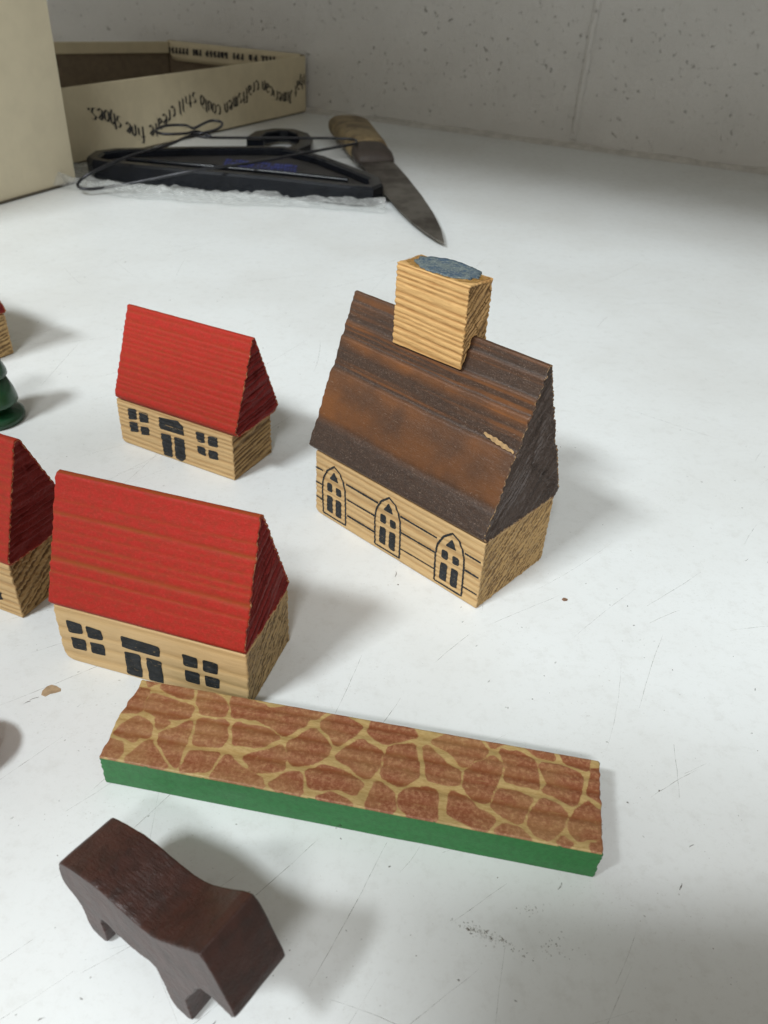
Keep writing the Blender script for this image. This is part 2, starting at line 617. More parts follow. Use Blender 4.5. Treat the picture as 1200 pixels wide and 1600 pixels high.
def build_table():
    a, b = WL - WD * 130, WL + WD * 150
    verts = [(a[0], a[1], 0), (a[0] + WN[0] * 170, a[1] + WN[1] * 170, 0), (b[0] + WN[0] * 170, b[1] + WN[1] * 170, 0), (b[0], b[1], 0)]
    nb = len(verts)
    verts += [(x, y, -3.2) for x, y, _ in verts]
    faces = [(0, 1, 2, 3), (7, 6, 5, 4), (0, 4, 5, 1), (1, 5, 6, 2), (2, 6, 7, 3), (3, 7, 4, 0)]
    mi = [0] * 6
    r = random.Random(11)
    lay = [.0022]

    def ribbon(pts, w, mat):
        b0 = len(verts)
        n = len(pts)
        lay[0] += .000004
        for i, p in enumerate(pts):
            p0, p1 = pts[max(0, i - 1)], pts[min(n - 1, i + 1)]
            dx, dy = p1[0] - p0[0], p1[1] - p0[1]
            l = math.hypot(dx, dy) + 1e-9
            ww = w * (.3 + .7 * math.sin(math.pi * (i + .5) / n)) * r.uniform(.7, 1.2) / 2
            verts.append((p[0] - dy / l * ww, p[1] + dx / l * ww, lay[0]))
            verts.append((p[0] + dy / l * ww, p[1] - dx / l * ww, lay[0]))
        for i in range(n - 1):
            faces.append((b0 + 2 * i, b0 + 2 * i + 1, b0 + 2 * i + 3, b0 + 2 * i + 2))
            mi.append(mat)

    def scratch(x, y, ang, ln, w, bend, mat):
        n = max(5, int(ln / .12))
        pts = []
        for i in range(n):
            t = i / (n - 1) - .5
            ox = bend * (t * t - .08) * ln
            pts.append((x + math.cos(ang) * t * ln - math.sin(ang) * ox + r.uniform(-.004, .004), y + math.sin(ang) * t * ln + math.cos(ang) * ox + r.uniform(-.004, .004)))
        ribbon(pts, w, mat)

    def fleck(x, y, rad, mat, asp=1.0, ang=0.0):
        b0 = len(verts)
        lay[0] += .000004
        k = r.randint(5, 7)
        for i in range(k):
            th = i / k * 2 * math.pi
            rr = rad * r.uniform(.5, 1.15)
            ex, ey = math.cos(th) * rr * asp, math.sin(th) * rr
            verts.append((x + ex * math.cos(ang) - ey * math.sin(ang), y + ex * math.sin(ang) + ey * math.cos(ang), lay[0]))
        faces.append(tuple(range(b0, b0 + k)))
        mi.append(mat)

    # long scratches mostly run from near left to far right
    for _ in range(120):
        y = 3 + 27 * r.random() ** 1.4
        x = r.uniform(-1, 1) * (2.5 + y * .62)
        ang = math.radians(r.gauss(52, 17)) if r.random() < .7 else math.radians(r.uniform(0, 180))
        scratch(x, y, ang, r.uniform(.3, 1.6) * (1 + y * .05), r.uniform(.003, .0075) * (1 + y * .03), r.uniform(-.12, .12), 1)
    for (x, y, a, ln) in ((-2.6, 6.15, 58, 2.6), (-4.2, 9.2, 32, 2.4), (-4.5, 8.1, 38, 2.0), (-.1, 4.9, 66, 1.9), (-4.7, 14.6, 55, 5.0), (-3.6, 18.6, 62, 5.5), (1.2, 9.2, 50, .9), (4.3, 9.0, 65, 1.8), (-.4, 8.2, 75, 1.5), (-3.2, 6.8, 60, 1.3), (5.2, 11.0, 40, 1.6), (-6.0, 17.5, 40, 2.6), (.2, 7.7, 62, .9), (4.2, 7.1, 80, .9)):
        scratch(x, y, math.radians(a), ln, .0085, r.uniform(-.05, .05), 1)
    for _ in range(520):
        y = 3 + 32 * r.random() ** 1.5
        x = r.uniform(-1, 1) * (2.5 + y * .62)
        s = r.uniform(.004, .013) * (1 + y * .035)
        fleck(x, y, s, 1 if r.random() < .72 else 2, r.uniform(1, 2.2), r.uniform(0, 3))
    # short dark nicks
    for _ in range(60):
        y = 3 + 22 * r.random() ** 1.4
        x = r.uniform(-1, 1) * (2.5 + y * .62)
        scratch(x, y, math.radians(r.gauss(55, 25)), r.uniform(.04, .16), r.uniform(.010, .02), r.uniform(-.4, .4), 2)
    # dirty rubbed patch in front of the block
    for _ in range(150):
        t = r.gauss(0, 1)
        x, y = 1.42 + t * .17, 4.70 - t * .06 + r.gauss(0, .035)
        fleck(x, y, r.uniform(.004, .012), 3, 2.0, r.uniform(0, 3))
    for _ in range(40):
        fleck(2.15 + r.gauss(0, .12), 4.62 + r.gauss(0, .08), r.uniform(.004, .010), 3, 1.5, r.uniform(0, 3))
    for _ in range(30):
        fleck(1.95 + r.gauss(0, .07), 5.02 + r.gauss(0, .03), r.uniform(.003, .009), 3, 1.5, r.uniform(0, 3))
    mats = [table_material(), mark_mat('scratch_grey', (.38, .36, .33), .5), mark_mat('nick_dark', (.13, .105, .09), .75), mark_mat('dirt_smear', (.22, .18, .14), .5)]
    o = mesh_obj('table_top', verts, faces, mats, None, None, False, mi)
    o['kind'] = 'structure'
    return o


def wall_material():
    mt, nt, b = new_mat('painted_block_wall')
    q = NB(nt)
    n1 = q.noise(.22, 4, .6)
    pits = q.noise(2.7, 5, .75)
    p2 = q.vor(1.5)
    c = q.mix(q.step(n1, .3, .7), (.83, .82, .79), (.77, .76, .73))
    pm = q.math('MAXIMUM', q.step(pits, .62, .70), q.math('MULTIPLY', q.step(p2, .07, .13, 1, 0), q.step(q.noise(2.6, 3), .45, .6)))
    c = q.mix(q.math('MULTIPLY', pm, .55), c, (.33, .31, .28))
    q.l(c, b.inputs['Base Color'])
    b.inputs['Roughness'].default_value = .55
    h = q.math('SUBTRACT', q.noise(5.0, 6, .85), q.math('MULTIPLY', pm, .8))
    q.l(q.bump(h, .9, .12), b.inputs['Normal'])
    return mt


WALLM = wall_material()


def build_wall():
    a, b = WL - WD * 130, WL + WD * 150
    verts, faces = [], []

    def box(p, q2, z0, z1, th):
        b0 = len(verts)
        for pt in (p, q2):
            for off in (0, -th):
                for z in (z0, z1):
                    verts.append((pt[0] + WN[0] * off, pt[1] + WN[1] * off, z))
        for f in ((0, 4, 5, 1), (2, 3, 7, 6), (0, 1, 3, 2), (4, 6, 7, 5), (1, 5, 7, 3), (0, 2, 6, 4)):
            faces.append(tuple(b0 + i for i in f))
    J = np.array([9.51, 50.46])
    sj = float((J - WL) @ WD)
    box(a, b, -3.2, 90, 6)
    mi = [0] * len(faces)
    # raised mortar beads, every 40 cm, real relief
    for s in (sj - 40, sj, sj + 40, sj + 80):
        b0 = len(verts)
        K = 46
        for k in range(K + 1):
            z = .5 + k * .42
            wob = .02 * math.sin(k * .9) + .02 * math.sin(k * 2.3)
            for th in range(7):
                an = math.pi * th / 6
                w = -.20 * math.cos(an) + wob
                d = .22 * math.sin(an) - .012
                p = WL + WD * (s + w + .010 * z) + WN * d
                verts.append((p[0], p[1], z))
        for k in range(K):
            for th in range(6):
                i0 = b0 + k * 7 + th
                faces.append((i0, i0 + 1, i0 + 8, i0 + 7))
                mi.append(0)
    # caulk line along the table
    b0 = len(verts)
    K = 160
    for k in range(K + 1):
        s = -45 + k * .7
        for j, (d, z) in enumerate(((.30, .004), (.20, .13), (.01, .26))):
            p = WL + WD * s + WN * (d + .05 * math.sin(k * 1.7))
            verts.append((p[0], p[1], z + (.03 * math.sin(k * .8) if j else 0)))
    for k in range(K):
        for j in range(2):
            i0 = b0 + k * 3 + j
            faces.append((i0, i0 + 3, i0 + 4, i0 + 1))
            mi.append(1)
    o = mesh_obj('back_wall', verts, faces, [WALLM, plain_mat('dirty_caulk', (.58, .56, .52), .8, .2, 2)], None, None, False, mi)
    o['kind'] = 'structure'


build_table()
build_wall()

# out-of-frame shelf above the bench, added to shade the strip along the wall
SHELF_D, SHELF_H = 48.0, 31.0


def slab(name, corners, z0, z1, mat, kind=None, parent=None):
    n = len(corners)
    v = [(x, y, z0) for x, y in corners] + [(x, y, z1) for x, y in corners]
    f = [tuple(range(n))[::-1], tuple(range(n, 2 * n))] + [(i, (i + 1) % n, n + (i + 1) % n, n + i) for i in range(n)]
    o = mesh_obj(name, v, f, mat, parent)
    bv = o.modifiers.new('b', 'BEVEL')
    bv.width = .0004
    if kind:
        o['kind'] = kind
    return o


# two unseen dark slabs, added to shade the table at the lower right
slab('upper_shade_slab', [(-11.6, -3.8), (-11.6, -12.5), (-4.6, -12.5), (-4.6, -3.8)], 18.0, 18.8, plain_mat('upper_slab_black', (.03, .03, .03), .5), 'structure')
slab('lower_shade_slab', [(-.2, -1.2), (-.2, -2.0), (5.6, -2.0), (5.6, -1.2)], 2.8, 6.6, plain_mat('lower_slab_black', (.03, .03, .03), .5), 'structure')
c1, c2 = WL - WD * 70, WL + WD * 95
slab('shade_shelf', [tuple(c1 + WN * .3), tuple(c1 + WN * SHELF_D), tuple(c2 + WN * SHELF_D), tuple(c2 + WN * .3)], SHELF_H, SHELF_H + 2.2, plain_mat('shelf_paint', (.5, .5, .48), .6), 'structure')  # unseen shelf, added for the shade it casts by the wall


# ================================================================== WOODEN HOUSES
def house(root, hp, wallmat, roofmat, wr, wc, rr_, rc, K=36, warp=(.12, .05), roofwarp=None, roofrelief=None, seedoff=0, rcorner=.03):
    L, W, Hw, Hr, o_, rw, he, oL, oR, ox = hp
    wall = build_block('wall', [(0, 0), (W, 0), (W, Hw - .006), (0, Hw - .006)], -L, 0, wr, wc, wallmat, root, warp=corner_warp(-L, 0, *warp), rcorner=rcorner, K=K)
    poly = [(0.01, Hw), (W - .01, Hw), (W + o_, he), (W / 2 + rw / 2 + ox, Hr), (W / 2 - rw / 2 + ox, Hr), (-o_, he)]
    roof = build_block('roof', poly, -L - oL, oR, roofrelief or rr_, rc, roofmat, root, rcorner=.035, K=K)
    return wall, roof


def windows_for(root, sets, relief, seed=0):
    for nm, polys in sets:
        v, f = decal(nm, polys, relief, INK, root, seed=seed)
        mesh_obj(nm, v, f, INK, root)
        seed += 1


SMALL_WIN = [
    ('window', [[(-2.68, 0.89), (-2.46, 0.93), (-2.47, 0.69), (-2.69, 0.65)], [(-2.38, 0.9), (-2.15, 0.92), (-2.16, 0.7), (-2.39, 0.67)], [(-2.69, 0.58), (-2.47, 0.6), (-2.48, 0.39), (-2.69, 0.35)], [(-2.39, 0.56), (-2.17, 0.58), (-2.18, 0.4), (-2.4, 0.36)]]),
    ('door', [[(-1.84, 0.93), (-1.37, 0.97), (-1.26, 0.9), (-1.25, 0.68), (-1.85, 0.67)], [(-1.85, 0.55), (-1.59, 0.56), (-1.61, 0.06), (-1.83, 0.06)], [(-1.5, 0.56), (-1.25, 0.57), (-1.26, 0.14), (-1.36, 0.05), (-1.52, 0.08)]]),
    ('window', [[(-0.92, 0.87), (-0.71, 0.88), (-0.72, 0.67), (-0.9, 0.66)], [(-0.61, 0.86), (-0.39, 0.89), (-0.39, 0.67), (-0.63, 0.66)], [(-0.91, 0.55), (-0.72, 0.56), (-0.72, 0.36), (-0.91, 0.37)], [(-0.63, 0.55), (-0.41, 0.56), (-0.41, 0.37), (-0.64, 0.35)]])]
BIG_WIN = [
    ('window', [[(-2.86, 0.84), (-2.62, 0.83), (-2.63, 0.63), (-2.86, 0.61)], [(-2.54, 0.82), (-2.3, 0.81), (-2.3, 0.62), (-2.54, 0.6)], [(-2.84, 0.51), (-2.61, 0.52), (-2.62, 0.3), (-2.84, 0.29)], [(-2.52, 0.51), (-2.3, 0.52), (-2.31, 0.3), (-2.53, 0.3)]]),
    ('door', [[(-1.96, 0.81), (-1.39, 0.79), (-1.4, 0.59), (-1.97, 0.59)], [(-1.96, 0.5), (-1.72, 0.51), (-1.73, 0.06), (-1.97, 0.06)], [(-1.61, 0.49), (-1.38, 0.49), (-1.39, 0.06), (-1.61, 0.06)]]),
    ('window', [[(-1.01, 0.78), (-0.79, 0.77), (-0.8, 0.56), (-1.0, 0.56)], [(-0.69, 0.77), (-0.47, 0.77), (-0.49, 0.55), (-0.7, 0.55)], [(-1.0, 0.46), (-0.78, 0.47), (-0.79, 0.24), (-1.0, 0.24)], [(-0.69, 0.46), (-0.47, 0.46), (-0.48, 0.27), (-0.68, 0.25)]])]

PI = math.pi
# --- small red house, upper left
r1 = thing('toy_house', 'small red roofed toy house standing alone, left of the brown roofed church', 'toy house', (-3.039, 13.591, 0), -.448, 'red roofed toy houses')
wrel = ring_relief(PI / 2, .115, .014, 1.3, .018)
house(r1, (3.0, 1.34, 1.045, 2.892, .083, .084, 1.182, -.057, .158, .0), WOOD, RED, wrel,
      end_relief(PI / 2 + .12, .115, .055, 3, 5), None, end_relief(PI / 2 + .1, .13, .075, 4, 4, .02),
      roofrelief=ring_relief(PI / 2, .115, .006, 2.0, .02, rough=.006, gscale=.3), warp=(.14, .03))
windows_for(r1, SMALL_WIN, wrel, 10)

# --- large red house, lower left
r2 = thing('toy_house', 'nearest complete red roofed toy house, right behind the block printed with stones', 'toy house', (-1.728, 7.714, 0), -.261, 'red roofed toy houses')
wrel2 = ring_relief(PI / 2, .34, .008, 4.4, .03, rough=.003)


def big_roof(S, T, Z, nt_, nz_):
    wob = .05 * (vnoise(S * .5, 0, 0, 3) - .5)
    q = Z + wob
    d = np.zeros_like(S)
    g = np.zeros_like(S)
    for z0, wdt, a in ((2.42, .028, .9), (2.04, .022, .6), (1.94, .02, .5), (1.80, .035, 1.0), (1.62, .018, .7), (2.6, .02, .4), (2.2, .018, .35), (2.31, .014, .3), (1.45, .014, .3)):
        e = np.exp(-((q - z0) / wdt) ** 2)
        d += .012 * a * e
        g += a * e
    d += .003 * (1 - ridges(Z, .16, 2.0)) + .005 * vnoise(S * 9, T * 22, Z * 22, 9)
    top = (nz_ > .8)
    g = np.where(top, .9, g)
    return d, np.clip(g, 0, 1)


house(r2, (3.06, 1.476, 1.077, 2.938, .054, .105, 1.186, .017, .011, -.038), WOOD2, RED, wrel2,
      end_relief(PI / 2 + .55, .10, .035, 7, 7, .05, .3), None, end_relief(PI / 2 + .42, .125, .075, 8, 4, .02),
      roofrelief=big_roof, warp=(.20, .06))
windows_for(r2, BIG_WIN, wrel2, 20)

# --- house cut by the left edge of the photo
r3 = thing('toy_house', 'red roofed toy house cut off by the left edge, beside the nearest red house', 'toy house', (-5.602, 9.279, 0), -.374, 'red roofed toy houses')
wrel3 = ring_relief(PI / 2, .13, .014, 5.0, .02)
house(r3, (3.105, 1.44, 1.081, 2.969, .05, .12, 1.16, 0, .068, -.08), WOOD, RED, wrel3,
      end_relief(PI / 2 + .5, .11, .05, 12, 8, .06, .3), None, end_relief(PI / 2 - .03, .12, .07, 13, 5, .02),
      roofrelief=ring_relief(PI / 2, .12, .006, 6.0, .02, rough=.006, gscale=.3), warp=(.1, .05))
windows_for(r3, [(n, [[(s + .10, h - .02) for s, h in p] for p in ps]) for n, ps in BIG_WIN], wrel3, 30)

# --- farthest house, just a corner in view
r4 = thing('toy_house', 'farthest toy house, only a corner showing at the left edge behind the green tree', 'toy house', (-10.42, 17.68, 0), -.53, 'red roofed toy houses')
wrel4 = ring_relief(PI / 2, .12, .012, 7.0, .02)
house(r4, (3.0, 1.42, 1.08, 2.9, .05, .09, 1.18, 0, .03, 0), WOOD, RED, wrel4,
      end_relief(PI / 2 + .2, .11, .04, 16, 6, .04, .4), None, end_relief(PI / 2, .12, .07, 17, 5, .02),
      roofrelief=ring_relief(PI / 2, .12, .012, 8.0, .02, rough=.005), warp=(.1, .05))
windows_for(r4, SMALL_WIN, wrel4, 40)

# --- church
ch = thing('toy_church', 'brown roofed wooden toy church with arched windows and a square tower block', 'toy church', (1.641, 10.133, 0), -.717)
wrelc = ring_relief(PI / 2 + .25, .12, .008, 3.3, .02, rough=.004)
cq = np.array([-.3, 0, .40, .52, .60, .9, 1.15, 1.34, 1.42, 1.48, 1.8, 1.93, 2.0, 2.05, 2.2, 2.28, 2.33, 2.55, 2.62, 2.66, 2.84, 3.2])
cg = np.array([0, 0, .03, .25, .62, .72, .45, .60, .5, .04, .06, .62, .70, .06, .10, .42, .02, .10, .36, .0, .1, .1])
cd = np.array([0, .01, .03, .050, .035, .010, .0, .0, .0, .066, .030, .006, .0, .055, .022, .0, .050, .020, .0, .034, .0, 0])


def church_roof(S, T, Z, nt_, nz_):
    W, o_, he = 1.977, .118, 1.52
    q = (T + o_) * .3885 + (Z - he) * .9214
    back = T > W / 2
    q = np.where(back, ((W + o_) - T) * .3885 + (Z - he) * .9214 + .35, q)
    q = q + .07 * (vnoise(S * .55, 0, 0, 21) - .5) + .02 * (vnoise(S * 4, q * 3, 0, 22) - .5) + .012 * S
    d = .72 * np.interp(q, cq, cd) + .004 * vnoise(S * 9, q * 25, 0, 8)
    g = np.interp(q, cq, cg) * (.65 + .7 * vnoise(S * 1.3, q * 2.2, 1, 23))
    g = g + np.clip((vnoise(q * 26, S * .35, 3, 24) - .55) * 1.8, 0, .6) * (q > 1.5)
    flat = (nz_ > .9) | (nz_ < -.3)
    return np.where(flat, .004, d), np.clip(np.where(flat, .3, g), 0, 1)


hpc = (3.949, 1.977, 1.39, 4.138, .118, .076, 1.52, .086, .022, .031)
house(ch, hpc, WOOD, BROWN, wrelc, end_relief(PI / 2 + .72, .085, .04, 31, 6, .045, .35), None,
      end_relief(PI / 2 + .80, .070, .055, 32, 6, .03, .7), roofrelief=church_roof, warp=(.13, .03), K=60)
# printed windows
ARCH = [(-0.94, 0.10), (-0.97, 0.62), (-0.95, 0.86), (-0.84, 1.08), (-0.66, 1.24), (-0.52, 1.16), (-0.42, 1.00), (-0.37, 0.79), (-0.35, 0.43), (-0.34, 0.10), (-0.94, 0.10)]
PANES = [[(-0.66, 1.12), (-0.78, 0.93), (-0.55, 0.93)], [(-0.84, 0.82), (-0.71, 0.82), (-0.71, 0.65), (-0.84, 0.65)], [(-0.61, 0.81), (-0.48, 0.81), (-0.47, 0.66), (-0.60, 0.65)], [(-0.84, 0.54), (-0.7, 0.55), (-0.69, 0.19), (-0.84, 0.19)], [(-0.61, 0.54), (-0.47, 0.55), (-0.46, 0.18), (-0.60, 0.18)]]
for k, off in enumerate((-2.775, -1.415, 0)):
    v1, f1 = ink_lines([[(s + off, h) for s, h in ARCH]], .038, wrelc, seed=k)
    v2, f2 = decal('w', [[(s + off, h) for s, h in p] for p in PANES], wrelc, INK, ch, seed=50 + k)
    n1 = len(v1)
    mesh_obj('arched_window', v1 + v2, f1 + [tuple(i + n1 for i in f) for f in f2], INK, ch)
LINES = [[(-.38, .99), (-.05, .98)], [(-.345, .665), (-.05, .66)], [(-.335, .31), (-.04, .31)],
         [(-3.13, 1.01), (-2.33, 1.0)], [(-3.10, .69), (-2.37, .69)], [(-3.08, .34), (-2.36, .34)],
         [(-1.80, .99), (-.97, .98)], [(-1.755, .665), (-.985, .67)], [(-1.745, .315), (-.97, .32)],
         [(-3.93, 1.02), (-3.74, 1.02)], [(-3.93, .70), (-3.74, .70)], [(-3.92, .38), (-3.73, .37)]]
v, f = ink_lines(LINES, .038, wrelc, seed=9)
mesh_obj('board_lines', v, f, INK, ch)
# tower block saddled over the ridge
tpoly = [(.70, 3.645), (.752, 3.64), (.948, 4.135), (1.052, 4.135), (1.262, 3.64), (1.31, 3.645), (1.31, 5.0), (.70, 5.0)]
tower = build_block('tower', tpoly, -2.86, -1.37, ring_relief(PI / 2 + .12, .105, .013, 6.1, .035, rough=.010),
                    end_relief(PI / 2 + .75, .075, .05, 41, 5, .03, .7), WOODC, ch, rcorner=.03, step=.015, sstep=.04, K=26)

def disc_patch():
    """torn blue paper glued on the tower, hanging over its far edge"""
    V, F = [], []
    cx, cy, a_, b_ = -2.12, 1.08, .60, .335
    n, kk = 72, 9
    for k in range(kk + 1):
        for i in range(n):
            th = i / n * 2 * PI
            e = 1 + (.10 * (vnoise(math.cos(th) * 5 + 9, math.sin(th) * 5, 0, 3) - .5) + .10 * (vnoise(math.cos(th) * 14 + 9, math.sin(th) * 14, 0, 4) - .5)) * (k / kk)
            r = k / kk * float(e)
            x, y = cx + a_ * r * math.cos(th), cy + b_ * r * math.sin(th)
            z = 5.008 + .012 * float(vnoise(x * 8, y * 8, 0, 5)) + (.012 * float(vnoise(th * 4, 0, 0, 6)) if k == kk else 0)
            V.append((x, y, z))
    for k in range(kk):
        for i in range(n):
            a, b = k * n + i, k * n + (i + 1) % n
            F.append((a, b, b + n, a + n))
    mt, nt, b = new_mat('blue_paper')
    q = NB(nt)
    n1 = q.noise(4, 4, .7)
    n2 = q.noise(30, 4, .75)
    c = q.mix(q.step(n1, .42, .60), (.115, .145, .145), (.035, .070, .115))
    c = q.mix(q.step(n2, .50, .62, 0, .75), c, (.25, .27, .25))
    c = q.mix(q.step(q.noise(13, 4, .8), .52, .64, 0, .7), c, (.035, .06, .085))
    q.l(c, b.inputs['Base Color'])
    b.inputs['Roughness'].default_value = .75
    q.l(q.bump(n2, .9, .02), b.inputs['Normal'])
    o = mesh_obj('paper_patch', V, F, mt, tower, smooth=True)
    so = o.modifiers.new('s', 'SOLIDIFY')
    so.thickness = .00035
    so.offset = 1
    # glue stain running round the patch
    V, F = [], []
    for i in range(n):
        th = i / n * 2 * PI
        for rr_ in (.9, 1.22 + .1 * float(vnoise(math.cos(th) * 4, math.sin(th) * 4, 2, 5))):
            x, y = cx + a_ * rr_ * math.cos(th), cy + b_ * rr_ * math.sin(th)
            V.append((min(-1.42, max(-2.82, x)), min(1.26, max(.735, y)), 5.003))
    for i in range(n):
        F.append((2 * i, 2 * i + 1, (2 * i + 3) % (2 * n), (2 * i + 2) % (2 * n)))
    g, gn, gb = new_mat('old_glue')
    q = NB(gn)
    gb.inputs['Base Color'].default_value = (.33, .17, .03, 1)
    gb.inputs['Roughness'].default_value = .3
    q.l(q.step(q.noise(9, 4, .7), .38, .6, .1, .8), gb.inputs['Alpha'])
    mesh_obj('glue_stain', V, F, g, tower, smooth=True)


disc_patch()
# bare spot where the brown stain chipped off the roof edge
V, F = [], []
sl_t, sl_z = .3885, .9214
for i in range(41):
    t = i / 40
    s = -.64 + .60 * t
    q0 = 1.545 - .085 * t + .006 * math.sin(i * .9)
    w = .038 * math.sin(PI * (t * .80 + .10)) ** .8 + .004 * math.sin(i * .5)
    for e in (-1, 1):
        qq = q0 + e * w
        V.append((s, -.118 + qq * sl_t - .014, 1.52 + qq * sl_z + .006))
for i in range(40):
    F.append((2 * i, 2 * i + 1, 2 * i + 3, 2 * i + 2))
mesh_obj('chipped_spot', V, F, plain_mat('bare_chip', (.40, .25, .11), .7, .35, 12), ch)


# ================================================================== PAINTED STONE BLOCK
CELLS = [[(0.08,1.31),(0.21,1.37),(0.22,1.27),(0.14,1.25)],[(0.32,1.36),(0.7,1.38),(0.78,1.16),(0.61,1.17),(0.32,1.24)],[(-0.03,1.16),(0.17,1.17),(0.19,0.8),(-0.02,0.74),(-0.02,0.86)],[(0.26,1.11),(0.56,1.07),(0.84,1.03),(0.87,0.88),(0.75,0.81),(0.5,0.77),(0.25,0.87)],[(0.84,1.33),(1.23,1.23),(1.3,1.11),(1.32,0.98),(1.01,0.94),(0.91,1.13)],[(1.34,1.29),(1.86,1.23),(1.92,1.04),(1.67,1.02),(1.46,1.0),(1.36,1.18)],[(0.21,0.71),(0.36,0.66),(0.47,0.56),(0.48,0.45),(0.36,0.43),(0.33,0.32),(0.05,0.4),(0.1,0.55)],[(0.48,0.71),(0.65,0.72),(0.59,0.61),(0.52,0.64)],[(0.94,0.78),(0.87,0.72),(0.63,0.52),(0.66,0.4),(1.0,0.07),(0.99,0.24),(0.98,0.45),(0.98,0.57)],[(1.03,0.84),(1.38,0.89),(1.46,0.61),(1.44,0.52),(1.1,0.48),(1.07,0.64)],[(1.5,.88),(1.9,.88),(2.12,.79),(2.0,.71),(1.97,.64),(1.82,.59),(1.6,.58),(1.57,.7)],[(0.01,0.27),(0.2,0.25),(0.27,0.12),(0.24,0.03),(-0.02,0.04)],[(0.53,0.39),(0.67,0.24),(0.9,0.03),(0.37,0.03),(0.41,0.15)],[(1.11,0.32),(1.45,0.39),(1.4,0.1),(1.09,0.05),(1.1,0.21)],[(1.57,0.39),(1.74,0.24),(2.1,0.12),(2.15,0.02),(1.5,0.03),(1.5,0.1)],[(1.68,1.21),(2.01,1.25),(2.26,1.3),(2.43,1.16),(2.42,1.09),(2.34,1.02),(2.19,0.85),(1.97,0.95),(1.74,1.03)],[(2.34,1.32),(2.63,1.34),(2.5,1.18)],[(2.79,1.31),(3.15,1.19),(3.04,1.04),(2.89,0.85),(2.6,1.13)],[(3.27,1.32),(3.75,1.33),(3.89,1.22),(3.49,1.01),(3.27,1.12)],[(1.80,.38),(1.90,.48),(2.05,.55),(2.18,.67),(2.27,.53),(2.31,.35),(2.11,.24),(1.97,.22)],[(2.53,1.04),(2.8,0.79),(2.79,0.67),(2.74,0.56),(2.45,0.43),(2.34,0.52),(2.27,0.72)],[(3.16,0.97),(3.49,0.87),(3.45,0.58),(3.39,0.44),(2.93,0.65),(3.01,0.81)],[(3.58,0.96),(3.87,1.07),(3.93,0.85),(3.99,0.59),(3.81,0.41),(3.54,0.53),(3.57,0.79)],[(2.37,0.27),(2.55,0.31),(2.64,0.02),(2.35,0.02),(2.22,0.08)],[(2.63,0.38),(2.85,0.49),(3.18,0.43),(3.33,0.33),(3.27,0.16),(3.07,0.23),(2.79,0.16),(2.71,0.17)],[(2.82,0.02),(2.98,0.12),(3.15,0.07),(3.27,0.0),(3.02,-0.01)],[(3.51,0.41),(3.71,0.3),(3.77,0.02),(3.45,0.01)],[(3.98,0.4),(4.23,0.46),(4.29,0.01),(4.0,0.0),(3.83,0.13),(3.82,0.28)],[(4.09,1.17),(4.43,1.34),(4.63,1.31),(4.82,1.18),(4.71,1.04),(4.53,0.89),(4.34,1.08)],[(4.76,1.36),(5.1,1.35),(4.89,1.26)],[(5.22,1.35),(5.65,1.35),(5.68,1.23),(5.49,1.24)],[(5.74,1.36),(6.13,1.34),(6.1,1.16),(5.84,1.22)],[(4.02,1.1),(4.29,0.87),(4.48,0.77),(4.51,0.58),(4.42,0.56),(4.13,0.59)],[(4.99,1.22),(5.22,1.23),(5.42,1.15),(5.5,0.75),(5.24,0.76),(5.09,0.78),(5.1,0.96)],[(5.51,1.11),(5.74,1.13),(6.03,1.05),(6.02,0.89),(5.92,0.58),(5.76,0.68),(5.56,0.72),(5.65,0.85),(5.56,0.97)],[(6.18,1.18),(6.27,1.2),(6.29,0.99),(6.28,0.71),(6.11,0.78),(6.16,1.01)],[(4.9,1.11),(5.01,0.99),(4.97,0.7),(4.86,0.4),(4.71,0.43),(4.6,0.55),(4.58,0.82)],[(5.03,0.61),(5.23,0.64),(5.4,0.56),(5.29,0.22),(5.09,0.25),(4.94,0.35)],[(5.56,0.59),(5.71,0.56),(5.83,0.45),(5.78,0.24),(5.63,0.04),(5.49,0.1),(5.4,0.22),(5.44,0.39)],[(6.09,0.66),(6.2,0.58),(6.3,0.56),(6.28,0.25),(5.99,0.13),(5.88,0.26),(5.91,0.43)],[(4.42,0.45),(4.62,0.41),(4.78,0.27),(4.98,0.17),(4.92,0.05),(4.8,0.02),(4.56,0.1),(4.45,0.15)],[(5.1,0.13),(5.27,0.13),(5.42,0.01),(5.03,0.02)],[(5.8,0.11),(5.91,0.05),(5.85,0.01),(5.75,0.03)],[(6.15,0.08),(6.29,0.19),(6.28,0.05),(6.13,0.04)]]


